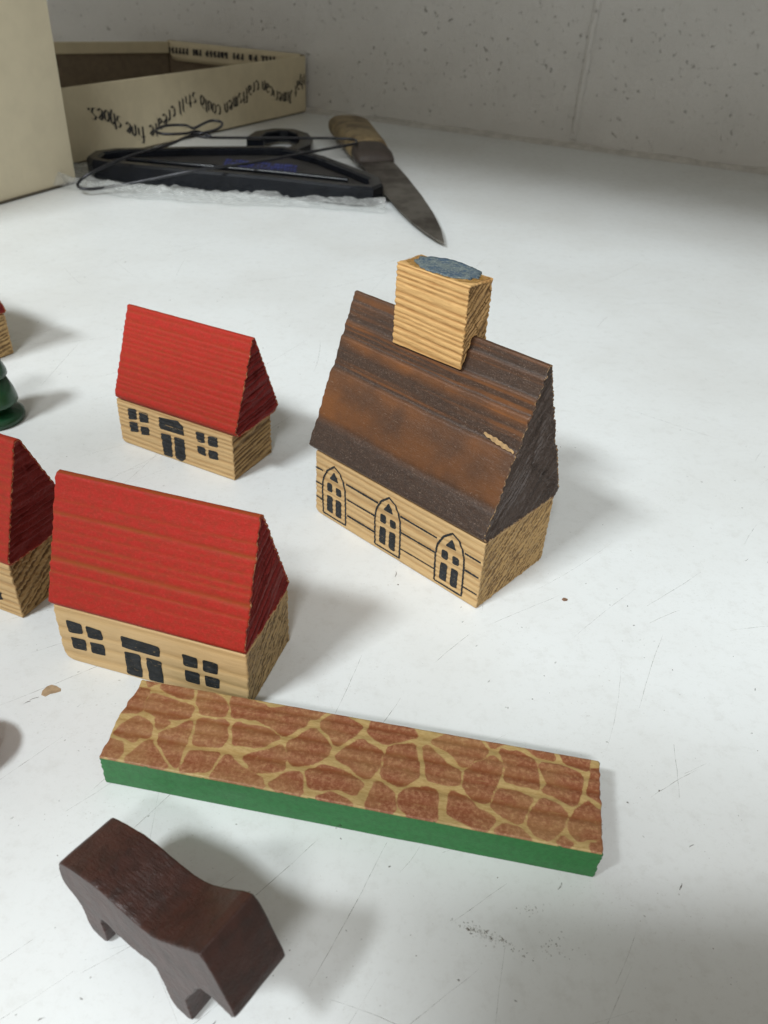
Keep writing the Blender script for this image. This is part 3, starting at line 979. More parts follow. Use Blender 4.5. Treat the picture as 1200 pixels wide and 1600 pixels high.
def stone_block():
    L, W, H = 6.276, 1.341, .518
    root = thing('stone_wall_block', 'long flat wooden block printed with reddish stones on top, green along its side', 'toy block', (2.79, 5.451, 0), -.1486)

    def rel(S, T, Z, nt_, nz_):
        top = nz_ > .7
        wob = .035 * (vnoise(S * .35, 0, 0, 61) - .5) * 2
        w = T + wob
        d = np.zeros_like(S)
        g = np.zeros_like(S)
        for t0, wd, a in ((.20, .07, .5), (.44, .06, 1.0), (.66, .05, .6), (.86, .06, 1.0), (1.06, .05, .6), (1.22, .05, .8)):
            e = np.exp(-((w - t0) / wd) ** 2)
            d += a * e * .020
            g += a * e
        d = np.where(top, d + .004 * vnoise(S * 12, T * 22, 0, 62), .006 * vnoise(S * 2, T, Z * 6, 63))
        return d, np.where(top, np.clip(g, 0, 1), 0)

    def ink(V):
        s, t = V[:, 0] + L, V[:, 1]
        s2 = s + .018 * (vnoise(s * 9, t * 9, 0, 71) - .5) * 2
        t2 = t + .018 * (vnoise(s * 9, t * 9, 5, 72) - .5) * 2
        best = np.full(len(V), -1.0)
        for c in CELLS:
            P = np.array(c, float)
            P[:, 1] = np.where(P[:, 1] > 1.26, P[:, 1] + .06, P[:, 1])
            # soften corners by one pass of corner cutting
            Q = []
            n = len(P)
            for i in range(n):
                a, b = P[i], P[(i + 1) % n]
                Q += [a * .9 + b * .1, a * .1 + b * .9]
            P = np.array(Q)
            n = len(P)
            sel = (s2 > P[:, 0].min() - .06) & (s2 < P[:, 0].max() + .06)
            x, y = s2[sel], t2[sel]
            if not len(x):
                continue
            ins = np.zeros(len(x), bool)
            dm = np.full(len(x), 9.0)
            for i in range(n):
                a, b = P[i], P[(i + 1) % n]
                cr = ((a[1] <= y) != (b[1] <= y))
                xx = a[0] + (b[0] - a[0]) * (y - a[1]) / ((b[1] - a[1]) if abs(b[1] - a[1]) > 1e-9 else 1e-9)
                ins ^= cr & (x < xx)
                e = b - a
                tt = np.clip(((x - a[0]) * e[0] + (y - a[1]) * e[1]) / (e @ e + 1e-12), 0, 1)
                dm = np.minimum(dm, np.hypot(x - a[0] - e[0] * tt, y - a[1] - e[1] * tt))
            sd = np.where(ins, dm, -dm)
            best[sel] = np.maximum(best[sel], sd)
        return {'ink': np.clip((best + .036) / .05, -1, 1) * .5 + .5}

    def endf(t, z, end):
        n = vnoise(t * 14, z * 20, end, 64)
        return .03 * n + .03 * (1 - ridges(z + .3 * t, .1, 2)), n

    mt, nt, b = new_mat('stone_print')
    q = NB(nt)
    ink_, g, cap = q.attr('ink'), q.attr('grain'), q.attr('cap')
    geo = nt.nodes.new('ShaderNodeNewGeometry')
    n1 = q.noise(20, 4, .75)
    n2 = q.noise(1, 3, .7, q.scaled((10, 34, 10)))
    n3 = q.noise(3, 3, .6)
    wood = q.mix(q.step(n2, .35, .7), (.44, .31, .13), (.33, .215, .075))
    wood = q.mix(q.step(n3, .45, .75, 0, .45), wood, (.26, .19, .07))
    inkc = q.mix(q.step(n1, .40, .66), (.205, .064, .027), (.34, .155, .080))
    inkc = q.mix(q.math('MULTIPLY', g, .85), inkc, (.185, .048, .013))
    wood = q.mix(q.math('MULTIPLY', g, .35), wood, (.33, .19, .055))
    f = q.step(q.math('ADD', ink_, q.math('MULTIPLY', q.math('SUBTRACT', n1, .5), .55)), .40, .60)
    f = q.math('MULTIPLY', f, q.step(n1, .56, .74, 1, .50))
    f = q.math('MULTIPLY', f, q.step(q.noise(1.1, 4, .7), .30, .62, .68, 1.0))
    f = q.math('MULTIPLY', f, q.step(q.noise(1, 4, .75, q.scaled((3, 42, 10))), .55, .75, 1, .55))
    c = q.mix(f, wood, inkc)
    c = q.mix(cap, c, (.16, .09, .04))
    # green paint on the long sides
    side = q.attr('side')
    gn = q.noise(12, 4, .7)
    grn = q.mix(q.step(gn, .35, .7), (.018, .155, .034), (.014, .115, .024))
    grn = q.mix(q.step(q.noise(5, 5, .8), .70, .76, 0, .5), grn, (.20, .28, .16))
    c = q.mix(side, c, grn)
    q.l(c, b.inputs['Base Color'])
    q.l(q.step(side, 0, 1, .5, .42), b.inputs['Roughness'])
    b.inputs['Specular IOR Level'].default_value = .4
    q.l(q.bump(n1, .35, .012), b.inputs['Normal'])

    def extra(V):
        d = ink(V)
        z = V[:, 2]
        wob = .01 * (vnoise(V[:, 0] * 8, 0, 0, 66) - .5)
        sd = ((V[:, 1] < .03) | (V[:, 1] > W - .03)) & (z < H - .026 + wob)
        d['side'] = sd.astype(float)
        return d

    # the upper edge at the near left end overhangs a little, the ends are sawn slightly askew
    def warp(V):
        V = V.copy()
        V[:, 0] += np.where(V[:, 0] < -L / 2, -(V[:, 2] - H / 2) * .10, (V[:, 2] - H / 2) * .03)
        V[:, 0] += np.where(V[:, 0] < -L / 2, 1, 0) * .05 * (vnoise(V[:, 1] * 3.5, V[:, 2] * 2, 0, 65) - .5)
        return V
    o = build_block('printed_body', [(0, 0), (W, 0), (W, H), (0, H)], -L, 0, rel, endf, mt, root, step=.014, sstep=.022, K=14, warp=warp, extra=extra, rcorner=.02)
    return root


stone_block()


# ================================================================== TOY HORSE
def toy_horse():
    O = (-3.17, 4.66)
    root = thing('toy_horse', 'dark brown wooden toy animal standing in front of the green sided block', 'toy animal', (O[0], O[1], 0), math.atan2(-.553, .833))
    body = [(.02, 1.03), (-.03, .98), (-.06, .84), (-.06, .66), (-.01, .56), (.12, .48), (.19, .40), (.22, .26), (.24, .12), (.30, .01), (.36, 0), (.50, 0), (.56, .06),
            (.55, .22), (.52, .40), (.56, .52), (.66, .53), (.78, .49), (.98, .50), (1.16, .52), (1.30, .57), (1.40, .55), (1.46, .38), (1.50, .20), (1.54, .06), (1.60, 0), (1.80, 0), (1.86, .06),
            (1.82, .24), (1.80, .40), (1.86, .56), (1.94, .72), (2.00, .90), (2.08, 1.02), (2.22, 1.05), (2.38, 1.02), (2.48, 1.0), (2.53, 1.06), (2.50, 1.16), (2.42, 1.32), (2.32, 1.52), (2.22, 1.68), (2.14, 1.745),
            (2.02, 1.67), (1.86, 1.53), (1.72, 1.42), (1.58, 1.31), (1.44, 1.235), (1.28, 1.20), (1.05, 1.20), (.80, 1.215), (.55, 1.20), (.28, 1.13)]
    mid = [p for i, p in enumerate(body) if not (7 <= i <= 14 or 22 <= i <= 29)]
    V, F = [], []

    def slab_(out, n0, n1):
        b0 = len(V)
        k = len(out)
        for nn in (n0, n1):
            for s, z in out:
                V.append((s, nn, z))
        F.append(tuple(b0 + i for i in range(k)))
        F.append(tuple(b0 + k + i for i in range(k))[::-1])
        for i in range(k):
            j = (i + 1) % k
            F.append((b0 + i, b0 + k + i, b0 + k + j, b0 + j))
    slab_(body, 0, .27)
    slab_(mid, .20, .50)
    slab_(body, .43, .69)
    mt, nt, b = new_mat('dark_brown_gloss')
    q = NB(nt)
    n1 = q.noise(5, 4, .65, q.scaled((1, 1, 1)))
    n2 = q.noise(1, 4, .7, q.scaled((9, 40, 30)))
    c = q.mix(q.step(n1, .35, .7), (.044, .014, .009), (.024, .009, .006))
    c = q.mix(q.step(n2, .60, .80, 0, .5), c, (.040, .027, .021))
    q.l(c, b.inputs['Base Color'])
    b.inputs['Roughness'].default_value = .37
    b.inputs['Specular IOR Level'].default_value = .5
    h = q.math('ADD', n2, q.noise(9, 4, .6))
    q.l(q.bump(h, .5, .02), b.inputs['Normal'])
    o = mesh_obj('body', V, F, mt, root)
    bm = bmesh.new()
    bm.from_mesh(o.data)
    bmesh.ops.recalc_face_normals(bm, faces=bm.faces)
    bm.to_mesh(o.data)
    bm.free()
    r = o.modifiers.new('r', 'REMESH')
    r.mode = 'VOXEL'
    r.voxel_size = .00017
    r.use_smooth_shade = True
    s = o.modifiers.new('s', 'SMOOTH')
    s.iterations = 3
    s.factor = .4
    tx = bpy.data.textures.new('knife_marks', 'CLOUDS')
    tx.noise_scale = .0035
    d = o.modifiers.new('d', 'DISPLACE')
    d.texture = tx
    d.strength = .00014
    d.mid_level = .5
    d.texture_coords = 'LOCAL'
    return root


toy_horse()


# ================================================================== GREEN TREE (turned) and the piece at the left edge
def lathe(name, prof, mat, parent=None, n=72, loc=(0, 0, 0)):
    V, F = [], []
    for (r, z) in prof:
        for i in range(n):
            th = i / n * 2 * PI
            V.append((loc[0] + r * math.cos(th), loc[1] + r * math.sin(th), loc[2] + z))
    for k in range(len(prof) - 1):
        for i in range(n):
            a, b = k * n + i, k * n + (i + 1) % n
            F.append((a, b, b + n, a + n))
    F.append(tuple(range(n))[::-1])
    F.append(tuple(range((len(prof) - 1) * n, len(prof) * n)))
    return mesh_obj(name, V, F, mat, parent, smooth=True)


GREEN = plain_mat('dark_green_gloss', (.014, .070, .028), .25, .35, 2.5, spec=.5, bump=.15, bumpd=.01)
tr = thing('toy_tree', 'turned dark green wooden toy tree with a round foot, half cut by the left edge', 'toy tree', (-8.80, 15.55, 0), 0)
crown = []
for k, (z0, r0, z1, r1_) in enumerate(((.40, .60, 1.02, .44), (1.02, .50, 1.62, .30), (1.62, .36, 2.3, .03))):
    crown += [(r0 * .55 if k == 0 else r1_, z0 - .012), (r0 * .92, z0), (r0, z0 + .05), (r0 * .985, z0 + .13), ((r0 + r1_) / 2 + .03, (z0 + z1) / 2), (r1_, z1 - .03)]
lathe('crown', crown, GREEN, tr)
lathe('foot', [(.60, 0), (.66, .02), (.68, .08), (.67, .15), (.60, .20), (.42, .25), (.30, .31), (.29, .41)], GREEN, tr)

pc = thing('brown_piece', 'blurred rounded brown piece, only its tip showing at the left edge', 'toy animal', (-5.42, 6.55, 0), 0)  # small rounded brown form resting on the table
BR2 = plain_mat('brown_gloss', (.060, .030, .020), .45, .3, 4)
lathe('body', [(.20, 0), (.36, .04), (.47, .16), (.50, .32), (.46, .48), (.34, .60), (.18, .66), (.02, .68)], BR2, pc)

# little chips on the table
def chip(name, label, cat, x, y, pts, mat, h=.02):
    n = len(pts)
    V = [(px, py, .001) for px, py in pts] + [(px * .93, py * .93, h) for px, py in pts]
    F = [tuple(range(n))[::-1], tuple(range(n, 2 * n))] + [(i, (i + 1) % n, n + (i + 1) % n, n + i) for i in range(n)]
    o = mesh_obj(name, V, F, mat)
    o.location = (x * CM, y * CM, 0)
    tag(o, label, cat)


chip('wood_chip', 'tan flake of chipped wood lying flat on the table left of the printed block', 'chip', -4.63, 7.86,
     [(-.135, -.02), (-.12, -.10), (-.05, -.125), (.0, -.07), (.07, -.045), (.13, -.01), (.115, .04), (.06, .07), (.03, .09), (-.05, .105), (-.10, .07)], plain_mat('flake_tan', (.42, .29, .17), .6, .3, 9), .006)
chip('brown_crumb', 'tiny brown crumb on the bare table just right of the church', 'crumb', 3.18, 10.53,
     [(-.05, -.01), (-.02, -.04), (.04, -.03), (.055, .01), (.01, .035), (-.03, .03)], plain_mat('crumb_brown', (.22, .12, .07), .7, .3, 20), .018)


# ================================================================== BACKGROUND: boxes, hangers, bag, knife
CREAM = plain_mat('cream_card', (.66, .585, .42), .62, .07, .8, bump=.25, bumpd=.02)
CREAMD = plain_mat('cream_card_lid', (.62, .54, .37), .62, .08, 1.0, bump=.25, bumpd=.02)
GREYB = plain_mat('brown_board', (.20, .155, .105), .85, .15, 3, bump=.3, bumpd=.02)
PRINT = plain_mat('print_black', (.035, .033, .033), .7, .3, 6)


def cream_box():
    c = Vector((-14.16, 36.33))
    e = (Vector((-15.8, 32.32)) - c).normalized()          # towards the camera
    p = Vector((e.y, -e.x))
    if p.x > 0:
        p = -p
    root = thing('cardboard_box', 'tall plain cream cardboard box standing at the left behind the toys', 'box', (c.x, c.y, 0), 0)
    H = 17.5
    c4 = [Vector((0, 0)), e * 13.5, e * 13.5 + p * 11, p * 11]
    slab('carton', [tuple(v) for v in c4], .0, H, CREAM, None, root)
    # open flap line at the foot: the bottom board shows as a dark edge
    c5 = [e * .1 - p * .10, e * 13.3 - p * .10, e * 13.3, e * .1]
    slab('bottom_seam', [tuple(v - p * .0) for v in c5], .0, .10, plain_mat('seam', (.09, .075, .05), .9), None, root)
    # lid rim overlapping the upper part of the box
    c6 = [-e * .12 - p * .12, e * 13.62 - p * .12, e * 13.62 + p * 11.12, -e * .12 + p * 11.12]
    slab('lid', [tuple(v) for v in c6], 14.2, H + .15, CREAM, None, root)


cream_box()

# blackletter strokes on a 0..1 grid (x right, y up), drawn with a broad pen
GL = {
    'i': [[(0, .95), (.25, .8), (.25, .15), (.5, 0)], [(.2, 1.3), (.35, 1.2)]],
    'l': [[(.05, 1.5), (.25, 1.35), (.25, .15), (.5, 0)]],
    't': [[(.25, 1.35), (.25, .15), (.55, 0)], [(0, .95), (.55, .95)]],
    'f': [[(.6, 1.45), (.35, 1.5), (.25, 1.3), (.25, 0)], [(0, .95), (.55, .95)]],
    's': [[(.65, .9), (.3, 1), (.1, .75), (.6, .35), (.4, 0), (.05, .1)]],
    'e': [[(.1, .5), (.6, .8), (.35, 1), (.1, .8), (.1, .2), (.35, 0), (.65, .15)]],
    'c': [[(.6, .85), (.35, 1), (.1, .8), (.1, .2), (.35, 0), (.6, .15)]],
    'o': [[(.35, 1), (.1, .8), (.1, .2), (.35, 0), (.62, .2), (.62, .8), (.35, 1)]],
    'a': [[(.1, .9), (.4, 1), (.6, .8), (.6, .15), (.75, 0)], [(.6, .5), (.2, .4), (.1, .2), (.3, 0), (.6, .2)]],
    'd': [[(.1, 1.4), (.6, .9), (.62, .2), (.35, 0), (.1, .2), (.1, .7), (.4, .95)]],
    'h': [[(.1, 1.5), (.15, .1)], [(.15, .8), (.45, 1), (.62, .8), (.6, .1), (.4, -.25)]],
    'n': [[(0, .9), (.15, .8), (.15, 0)], [(.15, .8), (.4, 1), (.6, .8), (.6, .1), (.75, 0)]],
    'm': [[(0, .9), (.12, .8), (.12, 0)], [(.12, .8), (.32, 1), (.45, .8), (.45, 0)], [(.45, .8), (.68, 1), (.8, .8), (.8, .1), (.95, 0)]],
    'u': [[(0, .95), (.15, .85), (.15, .15), (.4, 0), (.6, .2)], [(.6, .95), (.6, .1), (.75, 0)]],
    'r': [[(0, .9), (.15, .8), (.15, 0)], [(.15, .75), (.4, 1), (.55, .88)]],
    'A': [[(.0, .0), (.35, .4), (.45, 1.4)], [(.2, 1.3), (.5, 1.45), (.8, 1.2), (.8, .1), (1.0, 0)], [(.3, .65), (.8, .65)]],
    '.': [[(.05, .0), (.2, .12)]],
}
ADV = {'i': .55, 'l': .55, 't': .65, 'f': .6, 'm': 1.1, 'A': 1.15, '.': .35, ' ': .55, 'r': .65}


def shoe_lid():
    A = Vector((-15.5, 38.9))
    B = Vector((-6.2, 58.2))
    B = Vector((-6.55, 57.15))
    d = (B - A).normalized()
    root = thing('shoe_box_lid', 'open cream shoe box lid with upside down blackletter writing standing against the wall', 'box lid', (B.x, B.y, 0), 0)
    Lf = (B - A).length + .9
    nn = Vector((d.y, -d.x))                     # outward, to the right/front
    wdv = Vector((-WD[0], -WD[1]))
    C = Vector((-16.2, 60.9)) - B
    dC = C.normalized()
    nC = Vector((dC.y, -dC.x))
    if nC.y > 0:
        nC = -nC
    th = .12
    # long near panel
    slab('long_panel', [(0, 0), tuple(-d * Lf), tuple(-d * Lf - nn * th), tuple(-nn * th)], .10, 3.22, CREAMD, None, root)
    # end panel against the wall
    q0 = dC * .14
    slab('end_panel', [tuple(q0), tuple(C), tuple(C - nC * th), tuple(q0 - nC * th)], .10, 3.26, GREYB, None, root)
    # far long panel, mostly unseen
    slab('long_panel', [tuple(C), tuple(C + Vector((-6.2, -4.2))), tuple(C + Vector((-6.2, -4.2)) + Vector((.08, -.12))), tuple(C + Vector((.08, -.12)))], .10, 3.2, GREYB, None, root)
    slab('turned_rim', [tuple(C + Vector((0.1, -.16))), tuple(C + Vector((-6.2, -4.36))), tuple(C + Vector((-6.1, -4.5))), tuple(C + Vector((.2, -.28)))], 2.55, 3.22, CREAMD, None, root)
    # lid floor
    slab('top_board', [(-.1, 0), tuple(-d * Lf - nn * .1), tuple(C + Vector((-6.1, -4.3))), tuple(C - nC * .1)], .02, .09, GREYB, None, root)
    # folded flap on the end panel with printing
    a0 = nC * .03
    s0, s1 = .35, 10.2
    V, F = [], []
    K = 30
    for k in range(K + 1):
        s = s0 + (s1 - s0) * k / K
        zb = 2.15
        if s > s1 - .7:
            zb = 2.15 + .7 - math.sqrt(max(0, .49 - (s - (s1 - .7)) ** 2))
        for j in range(5):
            z = 3.30 + (zb - 3.30) * j / 4
            bow = .10 * (1 - ((s - s0) / (s1 - s0) * 2 - 1) ** 2) + .06 * j / 4
            p = dC * s + nC * (.05 + bow)
            V.append((p.x, p.y, z))
    for k in range(K):
        for j in range(4):
            a = k * 5 + j
            F.append((a, a + 1, a + 6, a + 5))
    fl = mesh_obj('printed_flap', V, F, CREAMD, root, smooth=True)
    so = fl.modifiers.new('s', 'SOLIDIFY')
    so.thickness = .0006
    so.offset = -1
    # worn unreadable line of bold capitals on the flap (upside down)
    V, F = [], []
    rr = random.Random(5)
    s = 2.05
    for wl in (1.05, .75, .95, 1.75, .80, 2.0, 1.15):
        n = max(2, int(wl / .26))
        for k in range(n):
            x0 = s + wl * k / n
            for (dx, w, z0, z1) in ((0, .11, 2.62, 2.98), (.13, .07, 2.68 + rr.choice((0, .1, .2)), 2.76 + rr.choice((0, .1, .2)))):
                b0 = len(V)
                for xx, zz in ((x0 + dx, z0), (x0 + dx + w + .04, z0), (x0 + dx + w + .04, z1), (x0 + dx, z1)):
                    bow = .10 * (1 - ((xx - s0) / (s1 - s0) * 2 - 1) ** 2) + .06 * (3.3 - zz) / 1.15
                    p = dC * xx + nC * (.05 + bow + .10)
                    V.append((p.x, p.y, zz - .012 * xx + .06))
                F.append((b0, b0 + 1, b0 + 2, b0 + 3))
        s += wl + .24
    mesh_obj('printed_line', V, F, PRINT, fl)
    # wavy blackletter sentence, upside down: read from the far end to the near end
    path = [(1.78, 2.03), (2.25, 1.98), (2.92, 1.79), (3.35, 1.57), (3.81, 1.29), (4.46, 0.95), (5.44, 0.75), (6.05, 0.92), (6.57, 1.13), (7.65, 1.6), (8.52, 1.93), (9.16, 2.0), (9.77, 1.84), (10.28, 1.54), (10.81, 1.26), (11.36, 1.13), (11.95, 1.2), (12.69, 1.38), (13.82, 1.73), (14.79, 2.06), (15.44, 2.06), (16.07, 1.78), (16.92, 1.29), (17.75, 1.14), (18.61, 1.27), (19.2, 1.6), (19.96, 2.1)]
    px, pz = np.array([p[0] for p in path]), np.array([p[1] for p in path])
    pd = np.arange(1.6, 20.2, .05)
    zz = np.interp(pd, px, pz)
    kern = np.ones(13) / 13
    zz = np.convolve(np.pad(zz, 6, 'edge'), kern, 'valid')
    arc = np.concatenate([[0], np.cumsum(np.hypot(np.diff(pd), np.diff(zz)))])
    text = 'that American craftsmen could still create fine shoes.'
    total = sum(ADV.get(c, .8) for c in text)
    wantw = arc[-1]
    sc = wantw / total
    hgt = .40
    V, F = [], []
    cur = arc[-1] - .02
    layer = 0
    scale_tot = (px[-1] - px[0])
    for c in text:
        adv = ADV.get(c, .8) * sc
        if c != ' ':
            mid_arc = cur - adv / 2
            s_m = float(np.interp(mid_arc, arc, pd))
            z_m = float(np.interp(mid_arc, arc, zz))
            e1, e2 = float(np.interp(mid_arc + .15, arc, zz)), float(np.interp(mid_arc - .15, arc, zz))
            x1, x2 = float(np.interp(mid_arc + .15, arc, pd)), float(np.interp(mid_arc - .15, arc, pd))
            # mostly upright letters that lean with the wave
            an = 0.0
            for st in GL[c]:
                pts = []
                for gx, gy in st:
                    lx, ly = -(gx - ADV.get(c, .8) / 2) * sc * .98, -(gy - .5) * hgt * 1.25
                    pts.append((s_m + lx * math.cos(an) - ly * math.sin(an), z_m + lx * math.sin(an) + ly * math.cos(an)))
                pen = (.056, -.028)
                for a, b in zip(pts[:-1], pts[1:]):
                    layer += 1
                    lift = .02 + layer * .00006
                    b0 = len(V)
                    for (sx, sz) in ((a[0] - pen[0], a[1] - pen[1]), (a[0] + pen[0], a[1] + pen[1]), (b[0] + pen[0], b[1] + pen[1]), (b[0] - pen[0], b[1] - pen[1])):
                        p = d * (sx - (B - A).length + .1) + nn * lift
                        V.append((p.x, p.y, sz))
                    F.append((b0, b0 + 1, b0 + 2, b0 + 3))
        cur -= adv
    mesh_obj('blackletter_writing', V, F, PRINT, root.children[0])


shoe_lid()


def tube(pts, r, n=10, closed=False):
    """sweep a circle along points (cm) -> verts, faces"""
    P = [Vector(p) for p in pts]
    # smooth (Catmull-Rom)
    Q = []
    m_ = len(P)
    rngk = range(m_ if closed else m_ - 1)
    for i in rngk:
        p0 = P[(i - 1) % m_] if (closed or i > 0) else P[0]
        p1, p2 = P[i], P[(i + 1) % m_]
        p3 = P[(i + 2) % m_] if (closed or i + 2 < m_) else P[-1]
        for k in range(6):
            t = k / 6
            Q.append(.5 * ((2 * p1) + (-p0 + p2) * t + (2 * p0 - 5 * p1 + 4 * p2 - p3) * t * t + (-p0 + 3 * p1 - 3 * p2 + p3) * t ** 3))
    if not closed:
        Q.append(P[-1])
    V, F = [], []
    m2 = len(Q)
    for i, p in enumerate(Q):
        a, b = (Q[(i - 1) % m2], Q[(i + 1) % m2]) if closed else (Q[max(0, i - 1)], Q[min(m2 - 1, i + 1)])
        t = (b - a).normalized()
        u = t.cross(Vector((0, 0, 1)))
        if u.length < 1e-4:
            u = Vector((1, 0, 0))
        u.normalize()
        w = u.cross(t)
        for k in range(n):
            th = k / n * 2 * PI
            V.append(tuple(p + u * r * math.cos(th) + w * r * math.sin(th)))
    lim = m2 if closed else m2 - 1
    for i in range(lim):
        for k in range(n):
            a, b = i * n + k, i * n + (k + 1) % n
            c, dd = ((i + 1) % m2) * n + (k + 1) % n, ((i + 1) % m2) * n + k
            F.append((a, b, c, dd))
    return V, F


BLACKP = plain_mat('black_plastic', (.006, .007, .010), .25, .3, 2, spec=.3, bump=.12, bumpd=.02)
DULLP = plain_mat('dull_black', (.022, .019, .017), .6, .4, 1.5)


def offset_poly(P, d):
    n = len(P)
    out = []
    for i in range(n):
        a, b, c = Vector(P[i - 1]), Vector(P[i]), Vector(P[(i + 1) % n])
        n1 = (b - a).normalized()
        n2 = (c - b).normalized()
        n1, n2 = Vector((-n1.y, n1.x)), Vector((-n2.y, n2.x))
        bis = (n1 + n2).normalized()
        out.append(tuple(b + bis * d / max(.45, bis.dot(n1))))
    return out


def black_hanger():
    root = thing('plastic_hanger', 'black plastic clothes hanger lying flat on clear film before the shoe box lid', 'clothes hanger', (-7, 38, 0), 0)
    T = [(-14.05, 37.6), (-13.6, 37.0), (-12.9, 36.75), (-9.3, 36.15), (-5.8, 35.75), (-2.2, 35.0), (-1.25, 35.05), (-.85, 35.8), (-1.0, 36.9), (-1.9, 38.2), (-3.8, 40.6), (-5.0, 41.6), (-5.9, 42.2), (-7.0, 42.0), (-10.1, 41.0), (-13.4, 39.6), (-14.1, 38.8)]
    T = [(x + 7, y - 38) for x, y in T]
    inner = offset_poly(T, .55)
    n = len(T)
    zt, zi = .82, .52
    prof = []
    o2 = offset_poly(T, .08)
    i1 = offset_poly(T, .42)
    V = []
    for pl, z in ((offset_poly(T, .05), .05), (T, .12), (T, zt - .10), (o2, zt), (i1, zt), (inner, zt - .08), (inner, zi)):
        V += [(x, y, z) for x, y in pl]
    F = []
    for k in range(6):
        for i in range(n):
            j = (i + 1) % n
            F.append((k * n + i, k * n + j, (k + 1) * n + j, (k + 1) * n + i))
    F.append(tuple(range(n))[::-1])
    mesh_obj('frame', V, F, BLACKP, root)
    pl = offset_poly(T, .53)
    slab('panel', pl, .3, zi - .02, DULLP, None, root)
    # second raised rib parallel to the long side
    V, F = tube([(-5.4, .0, .72), (-2.2, -.55, .74), (1.2, -.95, .74), (4.6, -1.55, .72)], .10)
    mesh_obj('rib', V, F, BLACKP, root, smooth=True)
    # hook: flat C lying on the table
    hook = [(-7.55, 43.4), (-7.85, 44.6), (-7.7, 46.0), (-7.0, 47.0), (-6.2, 47.1), (-5.5, 46.3), (-5.15, 45.0), (-5.1, 43.6), (-5.5, 42.4), (-5.9, 41.6)]
    hp = [(x + 7, y - 38) for x, y in hook]
    V, F = [], []
    k = len(hp)
    for i, p in enumerate(hp):
        a, b = hp[max(0, i - 1)], hp[min(k - 1, i + 1)]
        t = (Vector(b) - Vector(a)).normalized()
        nr = Vector((-t.y, t.x)) * .34
        for (e, z) in ((-1, .12), (-1, .72), (1, .72), (1, .12)):
            V.append((p[0] + nr.x * e, p[1] + nr.y * e, z))
    for i in range(k - 1):
        for e in range(4):
            a, b = i * 4 + e, i * 4 + (e + 1) % 4
            F.append((a, b, b + 4, a + 4))
    F += [(0, 1, 2, 3), tuple((k - 1) * 4 + e for e in (3, 2, 1, 0))]
    h = mesh_obj('hook', V, F, BLACKP, root, smooth=False)
    bv = h.modifiers.new('b', 'BEVEL')
    bv.width = .0008
    bv.segments = 3
    # unreadable blue print on the panel
    rr = random.Random(3)
    V, F = [], []
    for row in range(4):
        for k in range(22):
            if rr.random() < .15:
                continue
            x0 = -1.35 + k * .155 + row * .06
            y0 = 1.75 - row * .62 - k * .028
            w, h2 = rr.uniform(.07, .13), rr.uniform(.25, .45)
            b0 = len(V)
            for dx, dy in ((0, 0), (w, -.02), (w + .04, h2), (.04, h2)):
                V.append((x0 + dx, y0 + dy, zi + .004 + .0006 * (row * 30 + k)))
            F.append((b0, b0 + 1, b0 + 2, b0 + 3))
    mesh_obj('blue_print', V, F, plain_mat('blue_ink', (.035, .05, .26), .5, .5, 9), root)


black_hanger()


def wire_hanger():
    root = thing('wire_hanger', 'thin dark wire clothes hanger with a twisted neck lying across the black plastic hanger', 'clothes hanger', (-8, 38, 0), 0)
    WIRE = plain_mat('dark_wire', (.045, .045, .05), .35, .3, 5, metal=.6)
    main = [(-10.16, 41.1, 1.25), (-10.76, 38.9, 1.2), (-11.81, 36.7, 1.12), (-12.75, 35.1, .85), (-13.3, 34.7, .55), (-13.35, 34.3, .35), (-12.9, 34.25, .28), (-12.1, 34.8, .30), (-10.6, 35.0, .6), (-8.58, 35.2, 1.05), (-6.41, 37.0, 1.12), (-4.75, 39.2, 1.12), (-2.74, 41.8, 1.12), (-2.44, 42.4, 1.12), (-2.86, 43.3, 1.12), (-5.79, 42.6, 1.12), (-9.24, 41.2, 1.2)]
    V, F = tube([(x + 8, y - 38, z) for x, y, z in main], .062, closed=True)
    mesh_obj('wire', V, F, WIRE, root, smooth=True)
    hk = [(-9.24, 41.2, 1.25), (-9.9, 41.1, 1.45), (-10.2, 40.2, 1.5), (-11.1, 39.8, 1.5), (-11.6, 40.2, 1.55), (-11.35, 41.2, 1.6), (-10.57, 41.6, 1.6), (-10.0, 41.0, 1.6), (-9.7, 41.6, 1.7), (-9.4, 42.3, 1.75), (-8.9, 42.2, 1.7), (-8.9, 41.2, 1.6), (-9.5, 40.5, 1.5), (-10.1, 40.7, 1.4)]
    V, F = tube([(x + 8, y - 38, z) for x, y, z in hk], .062)
    mesh_obj('twisted_neck', V, F, WIRE, root, smooth=True)


wire_hanger()


